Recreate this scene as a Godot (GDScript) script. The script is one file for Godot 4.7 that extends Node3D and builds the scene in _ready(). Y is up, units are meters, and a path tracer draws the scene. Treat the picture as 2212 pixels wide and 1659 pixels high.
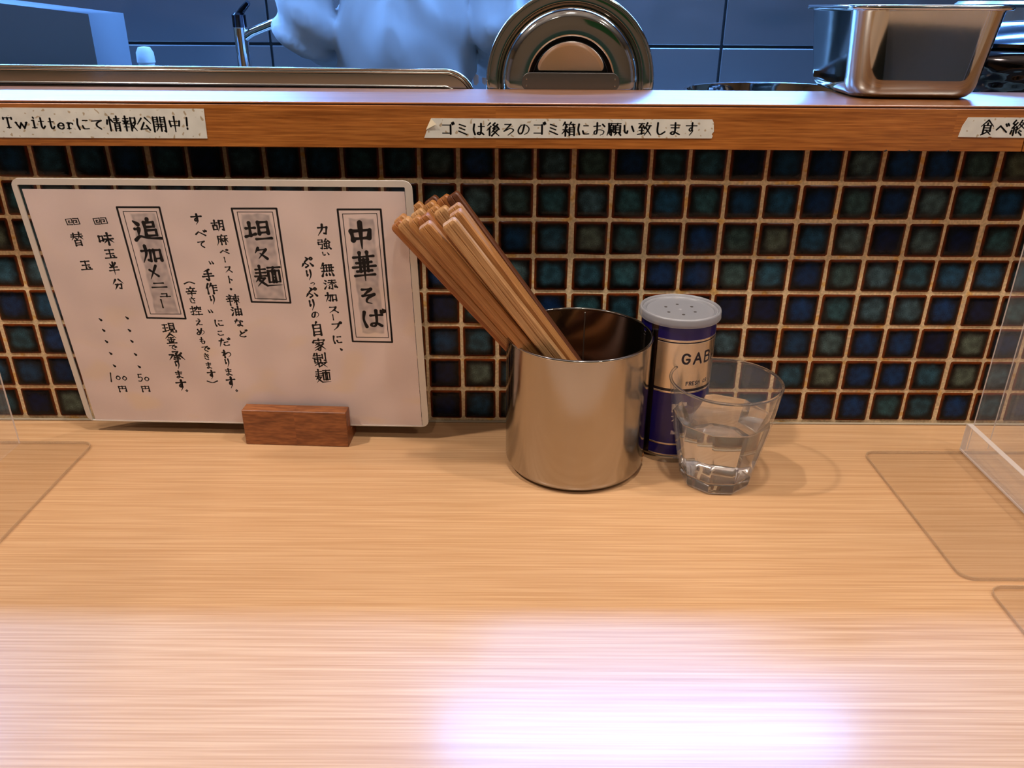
extends Node3D
# Metres, y up. Counter surface y = 0, tiled partition face z = 0, diner sits at +z, kitchen lies at -z.

const S := 0.0315                      # tile pitch
const DIGITS := "0123456789abcdefghijk"
var used := {}
var M := {}
var rng := RandomNumberGenerator.new()
var GLYPH := {}

func _ready() -> void:
	rng.seed = 7
	set_camera()
	set_lights()
	read_glyphs()
	make_materials()
	build_room()
	build_partition()
	build_counter()
	build_ledge()
	build_strips()
	build_menu()
	build_pot()
	build_chopsticks()
	build_can()
	build_glass()
	build_dividers()
	build_tray()
	build_lid()
	build_food_pan()
	build_right_pots()
	build_kitchen_back()
	build_person()

# ---------------------------------------------------------------- camera, light, exposure
func set_camera() -> void:
	var cam := Camera3D.new()
	cam.name = "camera"
	cam.keep_aspect = Camera3D.KEEP_HEIGHT
	cam.fov = 50.726
	cam.near = 0.02
	cam.far = 30.0
	cam.position = Vector3(0.01207, 0.3540, 0.67304)
	cam.rotation = Vector3(-0.437708, -0.002425, 0.006473)
	add_child(cam)
	cam.current = true

const WARM := Color(1.0, 0.965, 0.93)
const COOL := Color(0.42, 0.66, 1.0)
const LAMPS := [Vector3(-0.92, 1.62, 0.44), Vector3(0.12, 1.62, 0.46), Vector3(1.0, 1.62, 0.44), Vector3(-0.2, 1.62, 1.5), Vector3(1.0, 1.62, 1.5)]
const LAMP_E := [1.75, 1.05, 1.0, 0.32, 0.32]

func set_lights() -> void:
	var we := WorldEnvironment.new()
	we.name = "environment"
	var e := Environment.new()
	e.background_mode = Environment.BG_COLOR
	e.background_color = Color(0, 0, 0)
	e.tonemap_mode = Environment.TONE_MAPPER_LINEAR
	e.tonemap_exposure = 1.0
	e.sdfgi_enabled = true
	e.ssao_enabled = true
	e.ssil_enabled = true
	we.environment = e
	add_child(we)
	for i in LAMPS.size():
		downlight(LAMPS[i], LAMP_E[i], i)
	tube_light(Vector3(0.45, 1.78, -1.22), 1.30, "over the right of the kitchen", 9.0)
	tube_light(Vector3(-2.4, 1.78, -1.22), 1.30, "over the left of the kitchen", 9.0)
	tube_light(Vector3(-1.15, 0.98, -1.685), 1.1, "added unseen low on the kitchen back wall, left", 5.5, PI / 2)  # added strip, out of view: sheen on the ledge top, rim light on the person
	tube_light(Vector3(0.75, 0.98, -1.685), 1.3, "added unseen low on the kitchen back wall, right", 6.5, PI / 2)  # its added partner on the right, likewise out of view
	tube_light(Vector3(-0.95, 1.78, -0.48), 1.25, "added as unseen fill just behind the hanging wall, left", 3.0)  # added fill lamp, unseen, brightens the jacket and ledge
	tube_light(Vector3(0.85, 1.78, -0.48), 1.25, "added as unseen fill just behind the hanging wall, right", 3.0)  # second added fill lamp, also unseen

func downlight(at: Vector3, energy: float, i: int) -> void:
	var where := ["farthest left above the counter", "nearest the middle above the counter", "farthest right above the counter", "over the aisle behind the diner, left", "over the aisle behind the diner, right"]
	var t := thing("ceiling_lamp", "small round warm ceiling lamp " + where[i], "lamp", at + Vector3(0, 0.06, 0), 0.0, "warm lamps over the counter")
	var metal := mat(Color(0.75, 0.73, 0.7), 0.4, 0.6)
	var st := begin()
	lathe(st, [Vector2(0.0, 0.022), Vector2(0.050, 0.020), Vector2(0.062, -0.020), Vector2(0.065, -0.020), Vector2(0.053, 0.024), Vector2(0.012, 0.03), Vector2(0.012, 0.222), Vector2(0.0, 0.222)], 24)
	obj("lamp_shade", st, metal, t)
	var glow := mat(Color(1, 0.95, 0.85), 0.5, 0.0)
	glow.emission_enabled = true
	glow.emission = WARM
	glow.emission_energy_multiplier = 20.0
	st = begin()
	var pr := []
	for k in 9:
		var a := -PI / 2 + PI * k / 8.0
		pr.append(Vector2(cos(a) * 0.045, sin(a) * 0.045 - 0.030))
	lathe(st, pr, 20)
	obj("bulb", st, glow, t)
	var l := OmniLight3D.new()
	l.name = "lamp_light"
	l.light_color = WARM
	l.light_energy = energy
	l.light_size = 0.045
	l.omni_range = 8.0
	l.omni_attenuation = 2.0
	l.shadow_enabled = true
	l.position = at + Vector3(0, 0.030, 0)
	add_child(l, true)

func tube_light(at: Vector3, length: float, where: String, energy: float, tip := 0.0) -> void:
	var t := thing("fluorescent_lamp", "long bluish white fluorescent lamp " + where, "lamp", at, 0.0)
	t.rotation.x = -tip
	var st := begin()
	cbox(st, Vector3(0, 0.05, 0), Vector3(length + 0.06, 0.05, 0.15), 0.006)
	obj("housing", st, mat(Color(0.85, 0.87, 0.9), 0.5, 0.0), t)
	var glow := mat(Color(0.9, 0.95, 1.0), 0.5, 0.0)
	glow.emission_enabled = true
	glow.emission = COOL
	glow.emission_energy_multiplier = 6.0
	st = begin()
	cbox(st, Vector3(0, 0.018, 0), Vector3(length, 0.012, 0.12), 0.003)
	obj("diffuser", st, glow, t)
	var l := AreaLight3D.new()
	l.name = "tube_light"
	l.light_color = COOL
	l.light_energy = energy
	l.area_size = Vector2(length, 0.12)
	l.area_normalize_energy = true
	l.area_range = 8.0
	l.shadow_enabled = true
	l.position = at + t.basis * Vector3(0, 0.008, 0)
	l.rotation = Vector3(-PI / 2 - tip, 0, 0)
	add_child(l, true)

# ---------------------------------------------------------------- naming helpers
func numbered(called: String) -> String:
	if not used.has(called):
		used[called] = 0
		return called
	used[called] += 1
	return "%s_%03d" % [called, used[called]]

func thing(called: String, label: String, category: String, at := Vector3.ZERO, turn := 0.0, group := "") -> Node3D:
	var o := Node3D.new()
	o.name = numbered(called)
	o.position = at
	o.rotation.y = turn
	add_child(o)
	tag(o, label, category, group)
	return o

func tag(o: Node3D, label: String, category: String, group := "") -> void:
	o.set_meta("label", label)
	o.set_meta("category", category)
	if group:
		o.set_meta("group", group)

func obj(called: String, st: SurfaceTool, m: Material, parent: Node3D = null) -> MeshInstance3D:
	st.generate_normals()
	return put(called, st.commit(), m, parent)

func put(called: String, mesh: Mesh, m: Material, parent: Node3D = null) -> MeshInstance3D:
	var o := MeshInstance3D.new()
	o.mesh = mesh
	o.material_override = m
	if parent:
		o.name = called
		parent.add_child(o, true)
	else:
		o.name = numbered(called)
		add_child(o)
	return o

func struct(called: String, st: SurfaceTool, m: Material, label: String) -> MeshInstance3D:
	var o := obj(called, st, m)
	o.set_meta("kind", "structure")
	o.set_meta("label", label)
	return o

# ---------------------------------------------------------------- shape helpers
func begin() -> SurfaceTool:
	var st := SurfaceTool.new()
	st.begin(Mesh.PRIMITIVE_TRIANGLES)
	st.set_smooth_group(-1)
	return st

func vert(st: SurfaceTool, p: Vector3, uv := Vector2.ZERO) -> void:
	st.set_uv(uv)
	st.add_vertex(p)

# corners counter-clockwise seen from outside
func quad(st: SurfaceTool, a: Vector3, b: Vector3, c: Vector3, d: Vector3, ua := Vector2.ZERO, ub := Vector2.ZERO, uc := Vector2.ZERO, ud := Vector2.ZERO) -> void:
	vert(st, a, ua)
	vert(st, c, uc)
	vert(st, b, ub)
	vert(st, a, ua)
	vert(st, d, ud)
	vert(st, c, uc)

func tri(st: SurfaceTool, a: Vector3, b: Vector3, c: Vector3) -> void:
	vert(st, a)
	vert(st, c)
	vert(st, b)

func poly_out(st: SurfaceTool, pts: Array, center: Vector3) -> void:
	var n: Vector3 = (pts[1] - pts[0]).cross(pts[2] - pts[0])
	var p := pts
	if n.dot((pts[0] + pts[1] + pts[2]) / 3.0 - center) < 0:
		p = pts.duplicate()
		p.reverse()
	for i in range(1, p.size() - 1):
		tri(st, p[0], p[i], p[i + 1])

# chamfered box
func cbox(st: SurfaceTool, c: Vector3, size: Vector3, ch := 0.001, basis := Basis()) -> void:
	var h := size / 2.0
	var k := minf(ch, minf(h.x, minf(h.y, h.z)) * 0.99)
	var f := func(sx: float, sy: float, sz: float, ax: int) -> Vector3:
		var v := Vector3(sx * (h.x - k), sy * (h.y - k), sz * (h.z - k))
		v[ax] = [sx, sy, sz][ax] * h[ax]
		return c + basis * v
	for ax in 3:
		var b := (ax + 1) % 3
		var d := (ax + 2) % 3
		for s in [-1.0, 1.0]:
			var ring := []
			for q in [[-1.0, -1.0], [1.0, -1.0], [1.0, 1.0], [-1.0, 1.0]]:
				var sg := [0.0, 0.0, 0.0]
				sg[ax] = s
				sg[b] = q[0]
				sg[d] = q[1]
				ring.append(f.call(sg[0], sg[1], sg[2], ax))
			poly_out(st, ring, c)
		for s in [-1.0, 1.0]:
			for s2 in [-1.0, 1.0]:
				var ring := []
				for e in [[-1.0, b], [-1.0, d], [1.0, d], [1.0, b]]:
					var sg := [0.0, 0.0, 0.0]
					sg[ax] = e[0]
					sg[b] = s
					sg[d] = s2
					ring.append(f.call(sg[0], sg[1], sg[2], e[1]))
				poly_out(st, ring, c)
	for sx in [-1.0, 1.0]:
		for sy in [-1.0, 1.0]:
			for sz in [-1.0, 1.0]:
				poly_out(st, [f.call(sx, sy, sz, 0), f.call(sx, sy, sz, 1), f.call(sx, sy, sz, 2)], c)

# surface of revolution about y; profile of (radius, height), outside walked upwards
func lathe(st: SurfaceTool, prof: Array, n: int, sharp := 0.6, at := Vector3.ZERO) -> void:
	var group := 1
	for j in prof.size() - 1:
		var p: Vector2 = prof[j]
		var q: Vector2 = prof[j + 1]
		if j > 0 and absf((p - prof[j - 1]).angle_to(q - p)) > sharp:
			group += 1
		st.set_smooth_group(group)
		for i in n:
			var a := TAU * i / n
			var b := TAU * (i + 1) / n
			var u0 := Vector3(cos(a), 0, -sin(a))
			var u1 := Vector3(cos(b), 0, -sin(b))
			var y0 := at + Vector3(0, p.y, 0)
			var y1 := at + Vector3(0, q.y, 0)
			if p.x < 1e-6:
				tri(st, y0, y1 + u1 * q.x, y1 + u0 * q.x)
			elif q.x < 1e-6:
				tri(st, y0 + u0 * p.x, y0 + u1 * p.x, y1)
			else:
				quad(st, y0 + u0 * p.x, y0 + u1 * p.x, y1 + u1 * q.x, y1 + u0 * q.x)
	st.set_smooth_group(-1)

# rounded rectangle ring in the plane y, counter-clockwise seen from above
func rring(y: float, hx: float, hz: float, r: float, c := Vector2.ZERO, k := 6) -> Array:
	var out := []
	r = minf(r, minf(hx, hz) - 0.0001)
	for q in 4:
		var cx: float = (hx - r) * [1, -1, -1, 1][q]
		var cz: float = (hz - r) * [-1, -1, 1, 1][q]
		for i in k + 1:
			var a: float = PI / 2 * q + PI / 2 * i / k
			out.append(Vector3(c.x + cx + r * cos(a), y, c.y + cz - r * sin(a)))
	return out

# rings stacked along their axis; sharp: indexes of rings where the crease is hard
func loft(st: SurfaceTool, rings: Array, hard: Array = [], cap0 := true, cap1 := true, basis := Basis(), at := Vector3.ZERO) -> void:
	var group := 1
	var n: int = rings[0].size()
	for j in rings.size() - 1:
		if j in hard:
			group += 1
		st.set_smooth_group(group)
		for i in n:
			var k := (i + 1) % n
			quad(st, at + basis * rings[j][i], at + basis * rings[j][k], at + basis * rings[j + 1][k], at + basis * rings[j + 1][i])
	st.set_smooth_group(-1)
	if cap0:
		fan(st, rings[0], true, basis, at)
	if cap1:
		fan(st, rings[-1], false, basis, at)

func fan(st: SurfaceTool, ring: Array, flip: bool, basis := Basis(), at := Vector3.ZERO) -> void:
	var c := Vector3.ZERO
	for p in ring:
		c += p / ring.size()
	for i in ring.size():
		var k := (i + 1) % ring.size()
		if flip:
			tri(st, at + basis * c, at + basis * ring[k], at + basis * ring[i])
		else:
			tri(st, at + basis * c, at + basis * ring[i], at + basis * ring[k])

# round tube along points
func tube(st: SurfaceTool, pts: Array, r: Array, n := 12, cap := true) -> void:
	var rings := []
	var up := Vector3(0.1, 0.2, 1).normalized()
	for i in pts.size():
		var d: Vector3 = (pts[mini(i + 1, pts.size() - 1)] - pts[maxi(i - 1, 0)]).normalized()
		var x := up.cross(d).normalized()
		var y := d.cross(x)
		var ring := []
		for k in n:
			var a := TAU * k / n
			ring.append(pts[i] + (x * cos(a) + y * sin(a)) * r[mini(i, r.size() - 1)])
		rings.append(ring)
	loft(st, rings, [], cap, cap)

# ---------------------------------------------------------------- materials
func mat(c: Color, rough: float, metal := 0.0) -> StandardMaterial3D:
	var m := StandardMaterial3D.new()
	m.albedo_color = c
	m.roughness = rough
	m.metallic = metal
	return m

func clear(alpha := 0.03, rough := 0.02, shine := 0.5) -> StandardMaterial3D:
	var m := mat(Color(1, 1, 1, alpha), rough)
	m.metallic_specular = shine
	m.transparency = BaseMaterial3D.TRANSPARENCY_ALPHA
	return m

func solid_glass(scale: float) -> StandardMaterial3D:
	var m := mat(Color(1, 1, 1, 0.0), 0.0)
	m.refraction_enabled = true
	m.refraction_scale = scale
	return m

func picture(w: int, h: int, f: Callable) -> ImageTexture:
	var b := PackedByteArray()
	b.resize(w * h * 3)
	var k := 0
	for y in h:
		for x in w:
			var c: Color = f.call(x, y)
			b[k] = clampi(int(c.r * 255.0), 0, 255)
			b[k + 1] = clampi(int(c.g * 255.0), 0, 255)
			b[k + 2] = clampi(int(c.b * 255.0), 0, 255)
			k += 3
	return ImageTexture.create_from_image(Image.create_from_data(w, h, false, Image.FORMAT_RGB8, b))

func noise(seed_: int, freq := 1.0) -> FastNoiseLite:
	var n := FastNoiseLite.new()
	n.seed = seed_
	n.frequency = freq
	n.noise_type = FastNoiseLite.TYPE_SIMPLEX_SMOOTH
	n.fractal_type = FastNoiseLite.FRACTAL_NONE
	return n

# wood with the grain along x; fine: streaks per texture height, rings: growth lines per texture height
func wood(w: int, h: int, light: Color, dark: Color, fine: float, rings: float, seed_: int, ring_amount := 0.5) -> ImageTexture:
	var n := noise(seed_)
	return picture(w, h, func(x: int, y: int) -> Color:
		var u := float(x) / w
		var v := float(y) / h
		var a := n.get_noise_2d(u * 5.0, v * fine)
		var b := n.get_noise_2d(u * 16.0 + 40.0, v * fine * 2.3)
		var warp := n.get_noise_2d(u * 2.2 + 9.0, v * 5.0) * 0.7
		var amount := clampf(n.get_noise_2d(u * 1.1 + 70.0, v * 3.0) + 0.35, 0.0, 1.0)
		var g := pow(0.5 + 0.5 * sin((v * rings + warp) * TAU), 3.0) * amount
		var t := clampf(0.42 + 0.34 * a + 0.22 * b + ring_amount * g, 0.0, 1.0)
		var tone := 1.0 + 0.05 * n.get_noise_2d(u * 1.5 + 200.0, v * 4.0)
		return light.lerp(dark, t) * tone)

func make_materials() -> void:
	var m := mat(Color.WHITE, 0.42)
	m.metallic_specular = 0.45
	m.clearcoat_enabled = true
	m.clearcoat = 0.30
	m.clearcoat_roughness = 0.17
	m.albedo_texture = wood(640, 1536, Color(0.83, 0.66, 0.49), Color(0.71, 0.52, 0.345), 300.0, 70.0, 3, 0.30)
	m.uv1_triplanar = true
	m.uv1_scale = Vector3(1.0 / 1.1, 1.0 / 0.6, 1.0 / 0.6)
	m.uv1_offset = Vector3(0.5, 0.0, 0.1)
	M.table = m
	m = mat(Color.WHITE, 0.28)
	m.albedo_texture = wood(512, 256, Color(0.68, 0.42, 0.19), Color(0.48, 0.26, 0.09), 34.0, 7.0, 11, 0.25)
	m.uv1_triplanar = true
	m.uv1_scale = Vector3(1.0 / 0.35, 1.0 / 0.07, 1.0 / 0.07)
	M.ledge = m
	m = m.duplicate()
	m.roughness = 0.34
	m.metallic_specular = 0.7
	m.clearcoat_enabled = true
	m.clearcoat = 1.0
	m.clearcoat_roughness = 0.26
	M.ledge_top = m
	m = mat(Color.WHITE, 0.45)
	m.albedo_texture = wood(256, 192, Color(0.60, 0.36, 0.19), Color(0.40, 0.21, 0.10), 16.0, 8.0, 21, 0.6)
	m.uv1_triplanar = true
	m.uv1_scale = Vector3(1.0 / 0.12, 1.0 / 0.05, 1.0 / 0.05)
	M.block = m
	M.stick = []
	for i in 4:
		m = mat(Color.WHITE, 0.5)
		var l: Color = [Color(0.76, 0.54, 0.31), Color(0.68, 0.43, 0.21), Color(0.80, 0.62, 0.42), Color(0.42, 0.23, 0.10)][i]  # darker tones on the back sticks carry shade put into the wood colour
		m.albedo_texture = wood(256, 96, l, l * Color(0.66, 0.55, 0.42), 30.0, 6.0, 31 + i, 0.4)
		m.uv1_triplanar = true
		m.uv1_scale = Vector3(1.0 / 0.26, 1.0 / 0.022, 1.0 / 0.022)
		M.stick.append(m)
	M.steel = mat(Color(0.66, 0.645, 0.62), 0.17, 1.0)
	M.steel_brushed = mat(Color(0.66, 0.64, 0.61), 0.30, 1.0)
	M.steel_mirror = mat(Color(0.70, 0.69, 0.67), 0.07, 1.0)
	M.chrome = mat(Color(0.8, 0.8, 0.8), 0.05, 1.0)
	M.dark = mat(Color(0.03, 0.028, 0.026), 0.5)

# ---------------------------------------------------------------- the room
func slab(lo: Vector3, hi: Vector3) -> SurfaceTool:
	var st := begin()
	cbox(st, (lo + hi) / 2.0, hi - lo, 0.002)
	return st

func build_room() -> void:
	var plaster := mat(Color(0.52, 0.45, 0.37), 0.8)
	var tan_wall := mat(Color(0.46, 0.38, 0.29), 0.7)
	struct("floor", slab(Vector3(-3.1, -0.86, -2.0), Vector3(3.1, -0.76, 3.3)), mat(Color(0.16, 0.14, 0.12), 0.5), "dark floor of the noodle shop")
	struct("ceiling", slab(Vector3(-3.1, 1.9, -2.0), Vector3(3.1, 2.0, 3.3)), mat(Color(0.72, 0.70, 0.68), 0.8), "pale ceiling above the counter and kitchen")
	struct("wall_left", slab(Vector3(-3.2, -0.76, -2.0), Vector3(-3.1, 1.9, 3.3)), tan_wall, "tan wall at the left end of the shop")
	struct("wall_right", slab(Vector3(3.1, -0.76, -2.0), Vector3(3.2, 1.9, 3.3)), tan_wall, "tan wall at the right end of the shop")
	struct("wall_front", slab(Vector3(-3.1, -0.76, 3.2), Vector3(3.1, 1.9, 3.3)), plaster, "tan wall behind the diner")
	struct("trim_1", slab(Vector3(-3.1, -0.76, 3.15), Vector3(3.1, 0.25, 3.2)), mat(Color(0.14, 0.25, 0.05), 0.6), "dark green wainscot added on the wall behind the diner to tint steel reflections")  # made-up wainscot, green only so the steel pan reflects green
	var banner := mat(Color(0.05, 0.30, 0.10), 0.8)
	var st := begin()
	cbox(st, Vector3(0, 0, 0), Vector3(0.9, 0.55, 0.02), 0.004)
	var t := thing("added_banner", "plain green cloth banner added on the wall behind the diner for reflections", "banner", Vector3(1.0, 1.25, 3.186))  # invented banner, gives the lid something green to mirror
	obj("cloth", st, banner, t)
	st = begin()
	cbox(st, Vector3(0, 0.29, 0), Vector3(0.96, 0.022, 0.026), 0.004)
	obj("rod", st, mat(Color(0.3, 0.18, 0.08), 0.5), t)
	struct("wall_hanging_added", slab(Vector3(-3.1, 0.75, -0.16), Vector3(3.1, 1.9, -0.08)), mat(Color(0.40, 0.27, 0.16), 0.6), "unseen hanging wood panel wall added above the serving gap to keep warm light out of the kitchen")  # added light blocker: stops the warm lamps reaching the kitchen
	# kitchen wall of stainless panels with dark joints
	var wall := struct("wall_back", slab(Vector3(-3.1, -0.76, -2.0), Vector3(3.1, 1.9, -1.776)), mat(Color(0.02, 0.02, 0.025), 0.6), "stainless steel panelled wall at the back of the kitchen")
	var n := noise(91)
	var steel := mat(Color(0.60, 0.60, 0.62), 0.38, 1.0)
	steel.normal_enabled = true
	var nt := NoiseTexture2D.new()
	nt.noise = noise(5, 0.012)
	nt.width = 256
	nt.height = 256
	nt.seamless = true
	nt.as_normal_map = true
	nt.bump_strength = 1.4
	steel.normal_texture = nt
	steel.uv1_triplanar = true
	steel.uv1_scale = Vector3(1.4, 1.4, 1.4)
	var xs := [-3.1, -1.95, -0.66, 0.596, 1.9, 3.1]
	for i in xs.size() - 1:
		for q in [[-0.7, 0.2475], [0.2555, 1.88]]:
			st = begin()
			var lo := Vector3(xs[i] + 0.003, q[0], -1.776)
			var hi := Vector3(xs[i + 1] - 0.003, q[1], -1.770 + 0.0015 * n.get_noise_1d(i * 31.0 + q[0] * 57.0))
			cbox(st, (lo + hi) / 2.0, hi - lo, 0.002)
			obj("panel", st, steel, wall)

# ---------------------------------------------------------------- tiled partition
func tile_texture(c: Color, seed_: int) -> ImageTexture:
	var n := noise(seed_)
	var rim := Color(0.38, 0.155, 0.040)
	var ring := Color(0.055, 0.028, 0.018)
	return picture(80, 80, func(x: int, y: int) -> Color:
		var u := (x + 0.5) / 40.0 - 1.0
		var v := (y + 0.5) / 40.0 - 1.0
		var wob := 0.07 * n.get_noise_2d(u * 1.6, v * 1.6) + 0.03 * n.get_noise_2d(u * 6.0, v * 6.0)
		var edge := maxf(absf(u), absf(v))
		var r := pow(pow(absf(u), 3.2) + pow(absf(v), 3.2), 1.0 / 3.2) + wob
		var speck := n.get_noise_2d(u * 11.0 + 50.0, v * 11.0) * 0.45 + n.get_noise_2d(u * 24.0, v * 24.0 + 80.0) * 0.55
		var heart := 1.0 - smoothstep(0.40, 0.98, r + 0.05 * speck)
		var cloud := 0.80 + 0.16 * n.get_noise_2d(u * 1.7 + 20.0, v * 1.7) + 0.36 * speck * smoothstep(0.0, 0.4, r)
		var base := ring.lerp(rim, smoothstep(0.78, 0.97, edge + wob * 0.3))
		return base.lerp(c * cloud, heart))

func build_partition() -> void:
	var grout := mat(Color(0.88, 0.76, 0.58), 0.9)
	var gn := noise(44)
	grout.albedo_texture = picture(512, 256, func(x: int, y: int) -> Color:
		var a := 0.90 + 0.12 * gn.get_noise_2d(x * 0.35, y * 0.35) + 0.05 * gn.get_noise_2d(x * 0.04, y * 0.04)
		var stain := smoothstep(0.45, 0.75, gn.get_noise_2d(x * 0.06 + 300.0, y * 0.09))
		return Color(a, a * (1.0 - 0.10 * stain), a * (1.0 - 0.32 * stain)))
	grout.uv1_triplanar = true
	grout.uv1_scale = Vector3(1.0 / 0.5, 1.0 / 0.25, 1.0 / 0.25)
	var wall := struct("wall_partition", slab(Vector3(-2.4, -0.76, -0.08), Vector3(2.4, 0.2535, -0.0012)), grout, "low partition between the counter and the kitchen, faced with small dark blue glazed tiles")
	var tones := [Color(0.17, 0.31, 0.37), Color(0.28, 0.36, 0.36), Color(0.08, 0.20, 0.36), Color(0.05, 0.09, 0.20), Color(0.22, 0.31, 0.30), Color(0.13, 0.28, 0.38), Color(0.34, 0.38, 0.33), Color(0.10, 0.22, 0.33), Color(0.18, 0.31, 0.33), Color(0.24, 0.34, 0.37), Color(0.07, 0.16, 0.29), Color(0.16, 0.28, 0.32)]
	var ms := []
	for i in tones.size():
		var m := mat(Color.WHITE, 0.22)
		m.metallic_specular = 0.28
		m.albedo_texture = tile_texture(tones[i], 100 + i)
		ms.append(m)
	var meshes := []
	for i in 4:
		var st := begin()
		tile_shape(st, 0.0287, 0.0287, i)
		st.generate_normals()
		meshes.append(st.commit())
	var r2 := RandomNumberGenerator.new()
	r2.seed = 12
	for row in 8:
		for col in range(-17, 19):
			var x := (col + 0.5) * S
			var g := posmod(col - 2, 11)
			if g == 0: x += 0.0005
			if g == 10: x -= 0.0005
			var y := (8.06 - row - 0.5) * S
			var o := put("tile", meshes[r2.randi() % 4], ms[r2.randi() % ms.size()], wall)
			o.position = Vector3(x + r2.randf_range(-1, 1) * 0.00018, y + r2.randf_range(-1, 1) * 0.00015, r2.randf_range(-0.0002, 0.0002))
			o.rotation = Vector3(r2.randf_range(-0.012, 0.012), r2.randf_range(-0.012, 0.012), (r2.randi() % 4) * PI / 2 + r2.randf_range(-0.008, 0.008))

func tile_shape(st: SurfaceTool, w: float, h: float, v: int) -> void:
	st.set_smooth_group(1)
	var n := noise(300 + v)
	var rows := [0.0, 0.055, 0.22, 0.78, 0.945, 1.0]
	var prof := [-0.0012, -0.0002, 0.0, 0.0, -0.0002, -0.0012]
	var P := func(i: int, j: int) -> Vector3:
		var z: float = minf(prof[i], prof[j]) + 0.00008 * n.get_noise_2d(i * 3.0, j * 3.0)
		var sx: float = (rows[i] - 0.5) * w
		var sy: float = (rows[j] - 0.5) * h
		if (i == 0 or i == 5) and (j == 0 or j == 5):
			sx *= 0.965
			sy *= 0.965
		return Vector3(sx, sy, z)
	for i in 5:
		for j in 5:
			quad(st, P.call(i, j), P.call(i + 1, j), P.call(i + 1, j + 1), P.call(i, j + 1), Vector2(rows[i], 1 - rows[j]), Vector2(rows[i + 1], 1 - rows[j]), Vector2(rows[i + 1], 1 - rows[j + 1]), Vector2(rows[i], 1 - rows[j + 1]))
	st.set_smooth_group(-1)

# ---------------------------------------------------------------- counter and ledge
func build_counter() -> void:
	var t := thing("dining_counter", "long pale oak laminate dining counter in front of the tiled partition", "counter")
	var st := begin()
	cbox(st, Vector3(0, -0.02, 0.269), Vector3(4.8, 0.04, 0.54), 0.002)
	obj("counter_top", st, M.table, t)
	st = begin()
	for x in [-1.9, 0.0, 1.9]:
		st = begin()
		cbox(st, Vector3(x, -0.40, 0.20), Vector3(0.05, 0.72, 0.36), 0.004)
		obj("support", st, M.dark, t)
	st = begin()
	cbox(st, Vector3(0, 0.0009, 0.0018), Vector3(4.8, 0.0018, 0.0024), 0.0006)
	obj("sealant_bead", st, mat(Color(0.62, 0.55, 0.45), 0.7), t)

func build_ledge() -> void:
	var t := thing("serving_ledge", "orange brown wood laminate serving ledge on top of the tiled partition", "ledge")
	var st := begin()
	cbox(st, Vector3(0, 0.2713, -0.0265), Vector3(4.8, 0.0312, 0.107), 0.001)
	obj("core", st, mat(Color(0.42, 0.25, 0.12), 0.6), t)
	st = begin()
	cbox(st, Vector3(0, 0.2863, -0.025), Vector3(4.8, 0.0014, 0.110), 0.0004)
	obj("top_sheet", st, M.ledge_top, t)
	st = begin()
	cbox(st, Vector3(0, 0.2853, 0.0268), Vector3(4.8, 0.0011, 0.0052), 0.0002)
	obj("edge_line", st, mat(Color(0.17, 0.02, 0.02), 0.5), t)
	var joint := 0.4063
	for q in [[-2.4, joint - 0.0004], [joint + 0.0004, 2.4]]:
		st = begin()
		cbox(st, Vector3((q[0] + q[1]) / 2, 0.26915, 0.0285), Vector3(q[1] - q[0], 0.0313, 0.003), 0.0005)
		obj("front_board", st, M.ledge, t)
	# small chips out of the lower edge
	st = begin()
	for x in [0.301, 0.319, 0.349, 0.2585]:
		st = begin()
		cbox(st, Vector3(x, 0.2537, 0.0298), Vector3(0.0022, 0.0012, 0.0009), 0.0003, Basis(Vector3(0, 0, 1), 0.5))
		obj("chip", st, mat(Color(0.10, 0.05, 0.03), 0.8), t)

# ---------------------------------------------------------------- lettering
func read_glyphs() -> void:
	for line in STROKES.split("\n", false):
		var p: PackedStringArray = line.strip_edges().split(" ", false)
		if p.size() > 1:
			GLYPH[p[0]] = p.slice(1)

func strokes(ch: String) -> Array:
	var out := []
	for s0 in GLYPH[ch]:
		var s: String = s0
		var flags := ""
		while s[0] in ["C", "T", "D"]:
			flags += s[0]
			s = s.substr(1)
		var p := PackedVector2Array()
		for i in range(0, s.length(), 2):
			p.append(Vector2(DIGITS.find(s[i]), DIGITS.find(s[i + 1])) / 20.0)
		if "C" in flags and p.size() > 2:
			var last := p.size() - 1
			var ring := p[0].is_equal_approx(p[last])
			var q := PackedVector2Array()
			for i in last:
				var a := p[i - 1] if i > 0 else (p[last - 1] if ring else 2 * p[0] - p[1])
				var d := p[i + 2] if i + 2 <= last else (p[1] if ring else 2 * p[last] - p[last - 1])
				for k in 8:
					q.append(p[i].cubic_interpolate(p[i + 1], a, d, k / 8.0))
			q.append(p[last])
			p = q
		out.append([flags, p])
	return out

# how much ink lies on each pixel of a sheet w x h
class Ink:
	var w: int
	var h: int
	var a: PackedFloat32Array
	func _init(w_: int, h_: int) -> void:
		w = w_
		h = h_
		a.resize(w * h)
	func dot(p: Vector2, r: float, amount := 1.0) -> void:
		for y in range(maxi(0, int(p.y - r - 1)), mini(h, int(p.y + r + 2))):
			for x in range(maxi(0, int(p.x - r - 1)), mini(w, int(p.x + r + 2))):
				var c := clampf(r - Vector2(x, y).distance_to(p) + 0.5, 0.0, 1.0) * amount
				if c > a[y * w + x]:
					a[y * w + x] = c
	func line(p: Vector2, q: Vector2, width: float) -> void:
		var n := int(p.distance_to(q)) + 1
		for i in n + 1:
			dot(p.lerp(q, float(i) / n), width / 2.0)

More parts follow.
